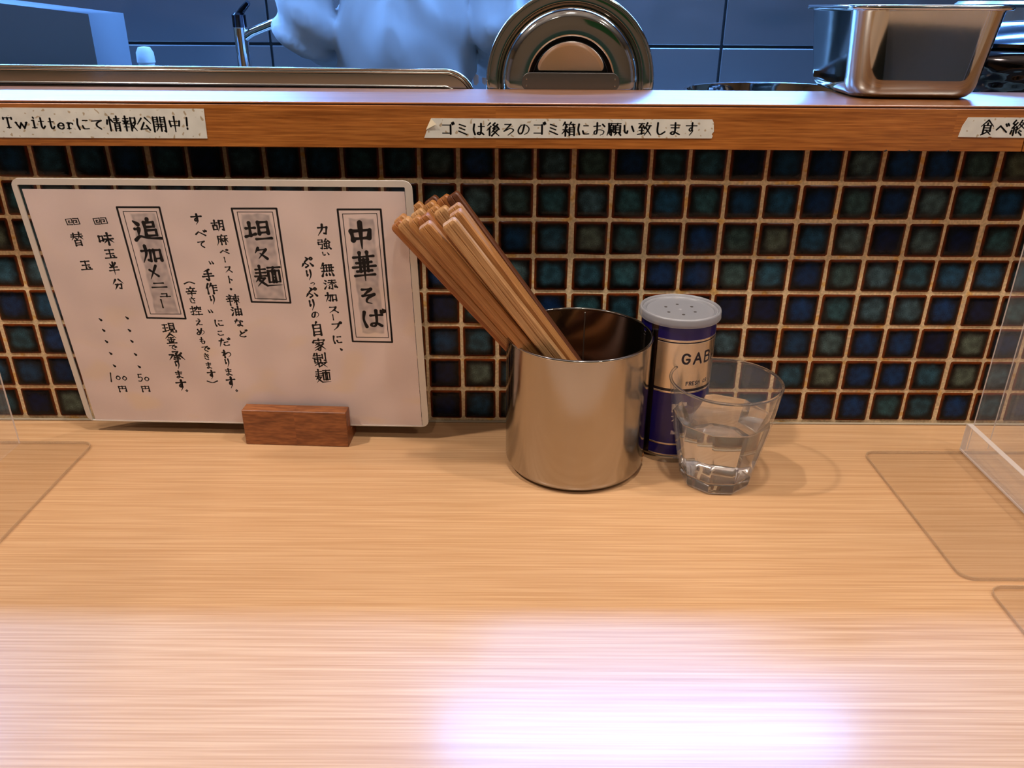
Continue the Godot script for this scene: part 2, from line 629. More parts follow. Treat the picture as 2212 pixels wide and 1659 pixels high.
# style "brush", "print" (thin levels, thick uprights) or "plain"; centre and size in pixels
func write(ink: Ink, ch: String, c: Vector2, size: Vector2, style: String, weight: float) -> void:
	var ss := strokes(ch)
	var bw := weight
	if style == "brush":
		var k := ss.size()
		bw *= 1.25 if k < 5 else 1.08 if k < 9 else 0.90 if k < 13 else 0.76
	for s in ss:
		var flags: String = s[0]
		var p: PackedVector2Array = s[1]
		for i in p.size():
			var v: Vector2 = p[i] - Vector2(0.5, 0.5)
			if style == "brush":
				v.y -= 0.09 * v.x
			p[i] = c + v * size
		var total := 0.0
		for i in p.size() - 1:
			total += p[i].distance_to(p[i + 1])
		var run := 0.0
		for i in p.size() - 1:
			var len := p[i].distance_to(p[i + 1])
			var up := absf(p[i + 1].y - p[i].y) / maxf(len, 0.001)
			var n := maxi(1, int(len * 1.2))
			for k in n + 1:
				var t := clampf((run + len * k / n) / maxf(total, 0.001), 0.0, 1.0)
				var wd := bw
				if style == "print":
					wd *= 0.5 + 0.5 * up
					if "T" in flags: wd *= 1.0 - 0.5 * t
				elif style == "brush":
					if "D" in flags: wd *= 0.55 + 0.8 * t
					elif "T" in flags: wd *= 1.1 - 0.85 * maxf(0.0, (t - 0.2) / 0.8)
					else: wd *= 1.12 - 0.38 * sin(PI * t)
					wd *= 0.78 + 0.32 * up
				ink.dot(p[i].lerp(p[i + 1], float(k) / n), wd / 2.0)
			run += len

# "glyph x y w h|..." centre and size; scale: pixels per unit, origin: pixel of (0, 0)
func write_all(ink: Ink, text: String, origin: Vector2, scale: Vector2, style: String, weight: float) -> void:
	for item in text.split("|"):
		var f := item.split(" ", false)
		var c := Vector2(float(f[1]), float(f[2])) * scale + origin
		var size := Vector2(float(f[3]), float(f[4])) * scale.abs() * (0.93 if style == "brush" else 1.0)
		var wt := weight
		if style == "brush":
			wt = weight * clampf(sqrt(size.x * size.y), 30.0, 400.0)
			if f[0] == "@": wt = 4.2
			if f[0] in ["、", "・"]: wt = 7.0
			if f[0] == "。": wt = 4.0
			if f[0] in ["(", ")"]: wt = 6.0
		write(ink, f[0], c, size, style, wt)

# ---------------------------------------------------------------- paper strips on the ledge
func strip(label: String, outline: Array, text: String, fold: Array, wear: int) -> void:
	var lo := Vector2(9, 9)
	var hi := Vector2(-9, -9)
	for p in outline:
		lo = lo.min(p)
		hi = hi.max(p)
	var size := hi - lo
	var w := int(size.x * 4600.0)
	var h := int(size.y * 4600.0)
	var ink := Ink.new(w, h)
	var k := 4600.0 * 1e-5
	write_all(ink, text, Vector2(-lo.x * 4600.0, hi.y * 4600.0), Vector2(k, -k), "print", 6.6)
	var n := noise(wear)
	var tex := picture(w, h, func(x: int, y: int) -> Color:
		var v := 0.985 + 0.03 * n.get_noise_2d(x * 0.02, y * 0.02)
		var spot := smoothstep(0.62, 0.8, n.get_noise_2d(x * 0.05 + 90.0, y * 0.05))
		var c := Color(0.80, 0.78, 0.73) * v
		c = c.lerp(Color(0.55, 0.44, 0.30), spot * 0.6)
		return c.lerp(Color(0.035, 0.03, 0.03), ink.a[y * w + x]))
	var m := mat(Color.WHITE, 0.6)
	m.metallic_specular = 0.15
	m.albedo_texture = tex
	var t := thing("paper_strip", label, "sign", Vector3(lo.x, lo.y, 0.0301), 0.0)
	var st := begin()
	var pts := []
	for p in outline:
		pts.append(p - lo)
	var tris := Geometry2D.triangulate_polygon(PackedVector2Array(pts))
	var z := 0.00035
	for i in range(0, tris.size(), 3):
		var q := [pts[tris[i]], pts[tris[i + 1]], pts[tris[i + 2]]]
		if (q[1] - q[0]).cross(q[2] - q[0]) < 0:
			q = [q[0], q[2], q[1]]
		for j in [0, 2, 1]:
			vert(st, Vector3(q[j].x, q[j].y, z), Vector2(q[j].x / size.x, 1.0 - q[j].y / size.y))
	var side := PackedVector2Array(pts)
	if Geometry2D.is_polygon_clockwise(side):
		side.reverse()
	for i in side.size():
		var a := side[i]
		var b := side[(i + 1) % side.size()]
		quad(st, Vector3(a.x, a.y, 0), Vector3(b.x, b.y, 0), Vector3(b.x, b.y, z), Vector3(a.x, a.y, z), Vector2(0.01, 0.01), Vector2(0.01, 0.01), Vector2(0.01, 0.01), Vector2(0.01, 0.01))
	obj("paper", st, m, t)
	if fold.size():
		st = begin()
		var q := []
		for p in fold:
			q.append(Vector3(p.x - lo.x, p.y - lo.y, z + p.z))
		poly_out(st, q, Vector3(q[0].x, q[0].y, -1))
		obj("folded_corner", st, mat(Color(0.86, 0.80, 0.68), 0.6), t)

func build_strips() -> void:
	strip("wide white paper strip with a social media notice at the left end of the ledge", [Vector2(-0.402, 0.2815), Vector2(-0.402, 0.2596), Vector2(-0.2213, 0.2598), Vector2(-0.2208, 0.2815)], TEXT_LEFT, [], 61)
	strip("long narrow white paper strip with a folded left corner, middle of the ledge front",
		[Vector2(-0.0492, 0.2756), Vector2(-0.0549, 0.2613), Vector2(0.1655, 0.2621), Vector2(0.1662, 0.2640), Vector2(0.1652, 0.2652), Vector2(0.1667, 0.2672), Vector2(0.1660, 0.2735), Vector2(0.1645, 0.2761)], TEXT_MIDDLE,
		[Vector3(-0.0492, 0.2756, 0.0002), Vector3(-0.0534, 0.2672, 0.0002), Vector3(-0.0452, 0.2715, 0.0014)], 62)
	strip("worn white paper strip with slanted text at the right end of the ledge",
		[Vector2(0.3586, 0.2788), Vector2(0.3556, 0.2722), Vector2(0.3543, 0.2643), Vector2(0.377, 0.2641), Vector2(0.3778, 0.2647), Vector2(0.3798, 0.2646), Vector2(0.3802, 0.2641), Vector2(0.46, 0.2641), Vector2(0.46, 0.2788)], TEXT_RIGHT, [], 63)

# ---------------------------------------------------------------- menu in its wooden stand
const FRONT := Basis(Vector3(1, 0, 0), Vector3(0, 0, 1), Vector3(0, -1, 0))   # y becomes z: rings face the diner

func build_menu() -> void:
	# wooden stand
	var b := thing("menu_stand", "small reddish brown beech block with a slot holding the handwritten menu upright", "stand", Vector3(-0.1758, 0, 0.0477), -0.048)
	var st := begin()
	cbox(st, Vector3(0, 0.0169, -0.0064), Vector3(0.0916, 0.0338, 0.0128), 0.0005)
	cbox(st, Vector3(0, 0.0169, -0.0238), Vector3(0.0916, 0.0338, 0.0128), 0.0005)
	cbox(st, Vector3(0, 0.0057, -0.0151), Vector3(0.0915, 0.0112, 0.0100), 0.0002)
	obj("block", st, M.block, b)
	# the sheet in its hard clear case
	var k := 310.0 / 307.0
	var t := thing("menu_sheet", "laminated white paper menu handwritten in black brush Japanese, leaning in the wooden block", "menu", Vector3(-0.2150, 0.0120, 0.0297))
	t.rotation = Vector3(0.0977, -0.0418, 0.0078)
	var W := 0.310
	var H := 0.2217
	st = begin()
	var th := 0.0014
	var c0 := Vector2(0, -H / 2)
	var ci := Vector2(-0.0006, -0.1090)
	loft(st, [rring(-th, W / 2, H / 2, 0.0065, c0), rring(0, W / 2, H / 2, 0.0065, c0), rring(0, 0.1500, 0.1079, 0.0008, ci), rring(-th, 0.1500, 0.1079, 0.0008, ci), rring(-th, W / 2, H / 2, 0.0065, c0)], [1, 2, 3], false, false, FRONT)
	obj("border", st, mat(Color(0.80, 0.76, 0.71), 0.35), t)
	var x0 := -0.1465 * k
	var x1 := 0.1475 * k
	var y0 := 0.0004
	var y1 := 0.2113 * k
	var pw := 1700
	var ph := int(pw * (y1 - y0) / (x1 - x0))
	var s := pw / ((x1 - x0) * 1e4 / k)          # pixels per tenth of a millimetre of the layout
	var ink := Ink.new(pw, ph)
	var wash := Ink.new(pw, ph)
	write_all(ink, TEXT_MENU, Vector2.ZERO, Vector2(s, s), "brush", 0.132)
	for f in [[[703, 137, 1037, 135, 1039, 1082, 714, 1079], 15.0], [[744, 170, 1006, 168, 1009, 1041, 752, 1043], 5.5], [[2416, 141, 2747, 138, 2742, 1273, 2412, 1272], 15.0], [[2450, 176, 2714, 170, 2715, 1231, 2445, 1231], 5.5], [[1599, 140, 1946, 137, 1939, 925, 1620, 922], 15.0], [[1636, 167, 1911, 165, 1909, 896, 1653, 892], 5.5]]:
		var p: Array = f[0]
		for i in 4:
			var j := (i + 1) % 4
			ink.line(Vector2(p[i * 2], p[i * 2 + 1]) * s, Vector2(p[j * 2], p[j * 2 + 1]) * s, f[1] * s)
	var rects := [[800, 190, 985, 1030], [2500, 215, 2680, 1190], [1668, 185, 1885, 900]]
	var n := noise(71)
	var tex := picture(pw, ph, func(x: int, y: int) -> Color:
		var v := 0.97 + 0.03 * n.get_noise_2d(x * 0.004, y * 0.004) + 0.01 * n.get_noise_2d(x * 0.2, y * 0.2)
		var c := Color(0.87, 0.795, 0.765) * v
		var yel := smoothstep(0.35, 0.9, n.get_noise_2d(x * 0.0035 + 60.0, y * 0.006)) * float(y) / ph
		c = c.lerp(Color(0.86, 0.76, 0.62), yel * 0.5)
		var g := 0.0
		var px := x / s
		var py := y / s
		for r in rects:
			var wob := 9.0 * n.get_noise_2d(px * 0.012, py * 0.006 + r[0])
			var d := minf(minf(px - r[0] + wob, r[2] - px + wob), minf(py - r[1] + wob, r[3] - py + wob))
			if d > -12.0:
				g = maxf(g, smoothstep(-12.0, 8.0, d) * (0.30 + 0.14 * n.get_noise_2d(px * 0.015, py * 0.015) + 0.10 * exp(-maxf(d, 0.0) / 14.0)))
		c = c.lerp(Color(0.40, 0.38, 0.38), g)
		return c.lerp(Color(0.060, 0.045, 0.038), ink.a[y * pw + x] * 0.97))
	var pm := mat(Color.WHITE, 0.6)
	pm.metallic_specular = 0.1
	pm.albedo_texture = tex
	st = begin()
	var zf := -0.0004
	quad(st, Vector3(x0, y0, zf), Vector3(x1, y0, zf), Vector3(x1, y1, zf), Vector3(x0, y1, zf), Vector2(0, 1), Vector2(1, 1), Vector2(1, 0), Vector2(0, 0))
	var zb := -0.0007
	quad(st, Vector3(x1, y0, zb), Vector3(x0, y0, zb), Vector3(x0, y1, zb), Vector3(x1, y1, zb), Vector2(0.01, 0.99), Vector2(0.02, 0.99), Vector2(0.02, 0.98), Vector2(0.01, 0.98))
	quad(st, Vector3(x0, y1, zf), Vector3(x1, y1, zf), Vector3(x1, y1, zb), Vector3(x0, y1, zb), Vector2(0.01, 0.99), Vector2(0.02, 0.99), Vector2(0.02, 0.98), Vector2(0.01, 0.98))
	quad(st, Vector3(x0, y0, zb), Vector3(x0, y0, zf), Vector3(x0, y1, zf), Vector3(x0, y1, zb), Vector2(0.01, 0.99), Vector2(0.02, 0.99), Vector2(0.02, 0.98), Vector2(0.01, 0.98))
	quad(st, Vector3(x1, y0, zf), Vector3(x1, y0, zb), Vector3(x1, y1, zb), Vector3(x1, y1, zf), Vector2(0.01, 0.99), Vector2(0.02, 0.99), Vector2(0.02, 0.98), Vector2(0.01, 0.98))
	quad(st, Vector3(x0, y0, zb), Vector3(x1, y0, zb), Vector3(x1, y0, zf), Vector3(x0, y0, zf), Vector2(0.01, 0.99), Vector2(0.02, 0.99), Vector2(0.02, 0.98), Vector2(0.01, 0.98))
	obj("paper", st, pm, t)
	st = begin()
	cbox(st, Vector3(-0.0006, 0.1090, -0.0001), Vector3(0.2996, 0.2154, 0.0003), 0.0001)
	obj("cover_film", st, clear(0.004, 0.06, 0.14), t)

# ---------------------------------------------------------------- steel pot and chopsticks
const POT := Vector3(0.0671, 0, 0.0672)

func arc(c: Vector2, r: float, a0: float, a1: float, n: int) -> Array:
	var out := []
	for i in n + 1:
		var a := lerpf(a0, a1, float(i) / n)
		out.append(c + Vector2(cos(a), sin(a)) * r)
	return out

func build_pot() -> void:
	var t := thing("steel_pot", "cylindrical stainless steel pot holding the chopsticks on the counter", "container", POT)
	var st := begin()
	var pr := [Vector2(0, 0.0008), Vector2(0.047, 0.0008), Vector2(0.0485, 0.0)]
	pr.append_array(arc(Vector2(0.0495, 0.009), 0.009, -PI / 2, 0, 8))
	pr.append(Vector2(0.0585, 0.06))
	pr.append(Vector2(0.0585, 0.1150))
	lathe(st, pr, 96, 0.5)
	var inn := [Vector2(0.0577, 0.1150), Vector2(0.0577, 0.06)]
	inn.append_array(arc(Vector2(0.0493, 0.0104), 0.0084, 0, -PI / 2, 8))
	inn.append(Vector2(0, 0.002))
	lathe(st, inn, 96, 0.5)
	var m := mat(Color(0.66, 0.63, 0.59), 0.15, 1.0)
	var nt := NoiseTexture2D.new()
	nt.noise = noise(15, 0.02)
	nt.width = 256
	nt.height = 256
	nt.seamless = true
	nt.as_normal_map = true
	nt.bump_strength = 0.5
	m.normal_enabled = true
	m.normal_texture = nt
	m.normal_scale = 0.25
	m.uv1_triplanar = true
	m.uv1_scale = Vector3(4, 14, 4)
	obj("body", st, m, t)
	st = begin()
	var bead := arc(Vector2(0.0582, 0.1158), 0.0012, -PI / 2, PI * 1.5, 12)
	lathe(st, bead, 96, 3.0)
	obj("rim", st, M.steel_mirror, t)
	st = begin()
	cbox(st, Vector3(0.0095, 0.0610, -0.0565), Vector3(0.0010, 0.1040, 0.0009), 0.0002)
	obj("weld_seam", st, M.steel_brushed, t)

func stick_mesh(w: float, h: float, L: float, variant: int) -> Mesh:
	var st := begin()
	var g := 0.0006
	var cut := 0.0011
	# section in local y (wide) and z (thin); x along the stick; a groove down both wide faces
	var sec := [Vector2(w / 2, -h / 2 + cut), Vector2(w / 2, h / 2 - cut), Vector2(w / 2 - cut, h / 2), Vector2(0.0006, h / 2), Vector2(0, h / 2 - g), Vector2(-0.0006, h / 2), Vector2(-w / 2 + cut, h / 2),
		Vector2(-w / 2, h / 2 - cut), Vector2(-w / 2, -h / 2 + cut), Vector2(-w / 2 + cut, -h / 2), Vector2(-0.0006, -h / 2), Vector2(0, -h / 2 + g), Vector2(0.0006, -h / 2), Vector2(w / 2 - cut, -h / 2)]
	var rings := []
	for e in [[0.0, 0.80], [0.0012, 0.94], [0.003, 1.0], [L - 0.003, 1.0], [L - 0.0012, 0.94], [L, 0.78]]:
		var ring := []
		for p in sec:
			ring.append(Vector3(e[0], p.x * e[1], p.y * e[1]))
		rings.append(ring)
	# flat facets along the stick
	var n: int = sec.size()
	for j in rings.size() - 1:
		for i in n:
			var k := (i + 1) % n
			st.set_smooth_group(10 + i)
			quad(st, rings[j][i], rings[j][k], rings[j + 1][k], rings[j + 1][i])
	st.set_smooth_group(-1)
	fan(st, rings[0], true)
	fan(st, rings[-1], false)
	st.generate_normals()
	return st.commit()

func build_chopsticks() -> void:
	var meshes := []
	for i in 3:
		meshes.append(stick_mesh(0.0116 - 0.0005 * i, 0.0080 + 0.0003 * i, 0.262, i))
	var B0 := Vector3(0.1065, 0.0080, 0.0665)
	var T0 := Vector3(-0.0435, 0.2085, 0.086)
	var D := (T0 - B0).normalized()
	var cam := Vector3(0.01207, 0.3540, 0.67304)
	var rot := Basis.from_euler(Vector3(-0.437708, -0.002425, 0.006473))
	var e1 := (Vector3(0.85, 0.5, 0.05) - D * D.dot(Vector3(0.85, 0.5, 0.05))).normalized()
	var e2 := e1.cross(D).normalized()
	if e2.z < 0: e2 = -e2
	for q in TIPS.split("\n", false):
		var f := q.strip_edges().split(" ", false, 6)
		if f.size() < 7: continue
		var ray := rot * Vector3((float(f[0]) - 1106.0) / 1749.844, -(float(f[1]) - 829.5) / 1749.844, -1.0)
		var lift := float(f[2]) * 0.001
		var tt := (T0 + D * lift - cam).dot(D) / ray.dot(D)
		var tip := cam + ray * tt
		var off := tip - T0
		var foot: Vector3 = B0 + e1 * off.dot(e1) * 0.60 + e2 * off.dot(e2) * 0.55
		foot.y = maxf(foot.y, 0.0075)
		var dir := (tip - foot).normalized()
		var start := tip - dir * 0.262
		if start.y < 0.0065:
			start += dir * (0.0065 - start.y) / dir.y
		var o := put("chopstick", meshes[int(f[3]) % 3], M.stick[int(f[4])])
		var z := dir.cross(e1).normalized()
		var y := z.cross(dir)
		var bb := Basis(dir, y, z) * Basis(Vector3(1, 0, 0), deg_to_rad(float(f[5])))
		o.transform = Transform3D(bb, start)
		tag(o, f[6], "chopsticks", "wooden chopsticks standing in the steel pot")

# ---------------------------------------------------------------- pepper can
func build_can() -> void:
	var t := thing("pepper_can", "tall silver and dark blue pepper can with a cloudy plastic lid behind the glass", "can", Vector3(0.1518, 0, 0.0430))
	var R := 0.0305
	var y0 := 0.0062
	var y1 := 0.1260
	var w := 1100
	var ppm := w / (TAU * R)
	var h := int((y1 - y0) * ppm)
	var dark := Ink.new(w, h)
	var pale := Ink.new(w, h)
	var at := func(deg: float, y: float) -> Vector2: return Vector2((deg + 180.0) / 360.0 * w, (y1 - y) * ppm)
	var a := 4.0
	for ch in ["G", "A", "B", "A", "N"]:
		write(dark, ch, at.call(a, 0.0963), Vector2(0.0078, 0.0100) * ppm, "plain", 10.0)
		a += 19.0
	a = 8.8
	for ch in ["F", "R", "E", "S", "H", " ", "C", "R"]:
		if ch != " ":
			write(dark, ch, at.call(a, 0.0743), Vector2(0.0023, 0.0034) * ppm, "plain", 3.6)
		a += 5.2
	write(pale, "ブ", at.call(-5.5, 0.0428), Vector2(0.0062, 0.0060) * ppm, "plain", 5.0)
	write(pale, "I", at.call(-8.0, 0.0293), Vector2(0.0026, 0.0034) * ppm, "plain", 4.0)
	write(pale, "M", at.call(-3.6, 0.0293), Vector2(0.0028, 0.0034) * ppm, "plain", 4.0)
	var blue := Color(0.075, 0.045, 0.33)
	var silver := Color(0.80, 0.76, 0.70)
	var navy := Color(0.05, 0.025, 0.10)
	var is_metal := func(x: int, y: int) -> bool:
		var yy := y1 - y / ppm
		var deg := float(x) / w * 360.0 - 180.0
		if deg > -53.0 and deg < -44.0: return true
		if yy > 0.1106 and yy < 0.1124: return true
		if yy > 0.0695 and yy < 0.1096: return dark.a[y * w + x] < 0.5
		if yy > 0.0655 and yy < 0.0670: return true
		if yy > 0.0172 and yy < 0.0188: return true
		return yy < 0.0080
	var col := picture(w, h, func(x: int, y: int) -> Color:
		var yy := y1 - y / ppm
		var deg := float(x) / w * 360.0 - 180.0
		if deg > -53.0 and deg < -44.0:
			return Color(0.34, 0.30, 0.29) if yy < 0.122 else silver
		if deg > -56.0 and deg < -43.0:
			return Color(0.03, 0.02, 0.05)
		var c: Color = silver if is_metal.call(x, y) else blue
		if yy > 0.1096 and yy < 0.1106: c = navy
		if yy > 0.0670 and yy < 0.0695: c = navy
		if yy > 0.0482 and yy < 0.0558 and deg > -10.6 and deg < 12.0: c = Color(0.80, 0.76, 0.72)
		c = c.lerp(navy, dark.a[y * w + x])
		return c.lerp(Color(0.80, 0.76, 0.72), pale.a[y * w + x]))
	var met := picture(w / 2, h / 2, func(x: int, y: int) -> Color:
		return Color(0, 0.24, 1) if is_metal.call(x * 2, y * 2) else Color(0, 0.20, 0.15))
	var m := mat(Color.WHITE, 1.0, 1.0)
	m.albedo_texture = col
	m.metallic_texture = met
	m.metallic_texture_channel = BaseMaterial3D.TEXTURE_CHANNEL_BLUE
	m.roughness_texture = met
	m.roughness_texture_channel = BaseMaterial3D.TEXTURE_CHANNEL_GREEN
	var st := begin()
	st.set_smooth_group(1)
	var n := 96
	for i in n:
		var p := -PI + TAU * i / n
		var q := -PI + TAU * (i + 1) / n
		var u0 := Vector3(sin(p), 0, cos(p)) * R
		var u1 := Vector3(sin(q), 0, cos(q)) * R
		quad(st, u0 + Vector3(0, y0, 0), u1 + Vector3(0, y0, 0), u1 + Vector3(0, y1, 0), u0 + Vector3(0, y1, 0), Vector2(float(i) / n, 1), Vector2(float(i + 1) / n, 1), Vector2(float(i + 1) / n, 0), Vector2(float(i) / n, 0))
	st.set_smooth_group(-1)
	obj("body", st, m, t)
	st = begin()
	lathe(st, [Vector2(0, 0.0012), Vector2(0.0285, 0.0012), Vector2(0.029, 0.0), Vector2(0.0308, 0.0), Vector2(0.0312, 0.0012), Vector2(0.0312, 0.0050), Vector2(0.0306, 0.0064)], 96, 0.9)
	obj("bottom_rim", st, M.steel, t)
	var lidm := mat(Color(0.66, 0.65, 0.66, 0.62), 0.34)
	lidm.transparency = BaseMaterial3D.TRANSPARENCY_ALPHA
	st = begin()
	lathe(st, [Vector2(0.0316, 0.1232), Vector2(0.0328, 0.1232), Vector2(0.0333, 0.1240), Vector2(0.0331, 0.1262), Vector2(0.0331, 0.1290), Vector2(0.0327, 0.1302), Vector2(0.0318, 0.1306), Vector2(0.0309, 0.1300), Vector2(0.0304, 0.1288), Vector2(0.0296, 0.1286), Vector2(0.0288, 0.1294), Vector2(0.0280, 0.1292), Vector2(0.0272, 0.1278), Vector2(0.0, 0.1278)], 96, 0.9)
	var lid := obj("lid", st, lidm, t)
	for i in 6:
		st = begin()
		var an := 0.5 + TAU * i / 6.0
		var c := Vector3(cos(an) * 0.0125, 0.1278, sin(an) * 0.0125)
		lathe(st, [Vector2(0.0013, 0.0), Vector2(0.0013, 0.00012), Vector2(0.0, 0.00012)], 12, 0.6, c)
		obj("hole", st, mat(Color(0.22, 0.18, 0.16), 0.8), lid)
	st = begin()
	lathe(st, [Vector2(0.0016, 0.0), Vector2(0.0013, 0.0004), Vector2(0.0, 0.0005)], 12, 0.9, Vector3(0, 0.1278, 0))
	obj("moulding_nub", st, lidm, lid)

# ---------------------------------------------------------------- glass of water
func facet_ring(y: float, r: float, flat: float, sides: int, per: int, twist: float) -> Array:
	var out := []
	var half := PI / sides
	for i in sides * per:
		var a := TAU * i / (sides * per)
		var m := fposmod(a, 2 * half) - half
		var k := lerpf(1.0, cos(half) / cos(m), flat)
		out.append(Vector3(cos(a + twist), 0, -sin(a + twist)) * r * k + Vector3(0, y, 0))
	return out

func inner_radius(y: float) -> float:
	# inside wall of the tumbler
	var y0 := 0.0105
	if y < y0 + 0.004:
		return 0.0225 + 0.0028 * sqrt(clampf((y - y0) / 0.004, 0.0, 1.0))
	return lerpf(0.0253, 0.0342, (y - y0 - 0.004) / 0.0385) if y < 0.053 else lerpf(0.0342, 0.0419, pow((y - 0.053) / 0.0355, 0.9))

func build_glass() -> void:
	var at := Vector3(0.1810, 0, 0.0983)
	var t := thing("water_glass", "clear faceted glass tumbler half full of water beside the steel pot", "glass", at)
	var sides := 9
	var per := 8
	var tw := 0.13
	var rings := []
	var st := begin()
	for p in [[0.0, 0.0262, 1.0], [0.0006, 0.0276, 1.0], [0.0035, 0.0287, 1.0], [0.012, 0.0302, 1.0], [0.022, 0.0322, 1.0], [0.032, 0.0343, 1.0], [0.042, 0.0364, 1.0], [0.0555, 0.0391, 1.0], [0.0590, 0.0397, 0.86], [0.0615, 0.0400, 0.58], [0.0650, 0.0404, 0.32], [0.069, 0.0409, 0.12], [0.074, 0.0416, 0.03], [0.080, 0.0424, 0.0], [0.0882, 0.0436, 0.0]]:
		rings.append(facet_ring(p[1] * 0 + p[0], p[1], p[2], sides, per, tw))
	var n := sides * per
	for j in rings.size() - 1:
		for i in n:
			var k := (i + 1) % n
			st.set_smooth_group(20 + i / per if j < 8 else (1 if j > 9 else 40))
			quad(st, rings[j][i], rings[j][k], rings[j + 1][k], rings[j + 1][i])
	st.set_smooth_group(1)
	var lip := []
	for q in [[0.0892, 0.0437], [0.0898, 0.0433], [0.0898, 0.0425], [0.0890, 0.0420]]:
		lip.append(facet_ring(q[0], q[1], 0.0, sides, per, tw))
	var inner := []
	for i in 25:
		var y := lerpf(0.0885, 0.0105, i / 24.0)
		inner.append(facet_ring(y, inner_radius(y), 0.0, sides, per, tw))
	var upper := [rings[-1]]
	upper.append_array(lip)
	upper.append_array(inner)
	for j in upper.size() - 1:
		for i in n:
			var k := (i + 1) % n
			quad(st, upper[j][i], upper[j][k], upper[j + 1][k], upper[j + 1][i])
	st.set_smooth_group(-1)
	fan(st, rings[0], true)
	fan(st, upper[-1], false)
	obj("tumbler", st, clear(0.03, 0.03, 0.48), t)
	st = begin()
	var foot := []
	for p in [[0.0003, 0.0258, 1.0], [0.0010, 0.0272, 1.0], [0.0036, 0.0282, 1.0], [0.0098, 0.0293, 1.0], [0.0104, 0.0286, 0.9], [0.0106, 0.0240, 0.3]]:
		foot.append(facet_ring(p[0], p[1], p[2], sides, per, tw))
	for j in foot.size() - 1:
		for i in n:
			var k := (i + 1) % n
			st.set_smooth_group(20 + i / per if j < 3 else 60 + j)
			quad(st, foot[j][i], foot[j][k], foot[j + 1][k], foot[j + 1][i])
	st.set_smooth_group(-1)
	fan(st, foot[0], true)
	fan(st, foot[-1], false)
	obj("thick_base", st, solid_glass(0.05), t)
	st = begin()
	lathe(st, arc(Vector2(0.0428, 0.0890), 0.0012, -PI / 2, PI * 1.5, 12), 72, 3.0)
	obj("rim", st, solid_glass(0.05), t)
	# the water fills the faceted wall
	var wt := thing("water", "clear still water inside the faceted glass tumbler", "water", at + Vector3(0, 0.0108, 0))
	st = begin()
	var wr := []
	for p in [[0.0108, 0.0275, 1.0], [0.0116, 0.0290, 1.0], [0.022, 0.0312, 1.0], [0.032, 0.0333, 1.0], [0.042, 0.0354, 1.0], [0.0555, 0.0381, 1.0], [0.0585, 0.0386, 0.88], [0.0590, 0.0381, 0.7], [0.0586, 0.0362, 0.3]]:
		wr.append(facet_ring(p[0] - 0.0108, p[1], p[2], sides, per, tw))
	for j in wr.size() - 1:
		for i in n:
			var k := (i + 1) % n
			st.set_smooth_group(20 + i / per if j < 6 else 60)
			quad(st, wr[j][i], wr[j][k], wr[j + 1][k], wr[j + 1][i])
	st.set_smooth_group(-1)
	fan(st, wr[0], true)
	fan(st, wr[-1], false)
	obj("water_body", st, solid_glass(0.033), wt)

# ---------------------------------------------------------------- acrylic dividers
func plate(st: SurfaceTool, x0: float, x1: float, z0: float, z1: float, y0: float, y1: float, r: float) -> void:
	var c := Vector2((x0 + x1) / 2, (z0 + z1) / 2)
	loft(st, [rring(y0, (x1 - x0) / 2, (z1 - z0) / 2, r, c), rring(y1 - 0.0004, (x1 - x0) / 2, (z1 - z0) / 2, r, c), rring(y1, (x1 - x0) / 2 - 0.0004, (z1 - z0) / 2 - 0.0004, r, c)], [1])

func plate_edge(st: SurfaceTool, x0: float, x1: float, z0: float, z1: float, y0: float, y1: float, r: float) -> void:
	var c := Vector2((x0 + x1) / 2, (z0 + z1) / 2)
	loft(st, [rring(y0, (x1 - x0) / 2, (z1 - z0) / 2, r, c), rring(y1, (x1 - x0) / 2, (z1 - z0) / 2, r, c), rring(y1, (x1 - x0) / 2 - 0.0007, (z1 - z0) / 2 - 0.0007, r, c), rring(y0, (x1 - x0) / 2 - 0.0007, (z1 - z0) / 2 - 0.0007, r, c)], [1, 2], false, false)

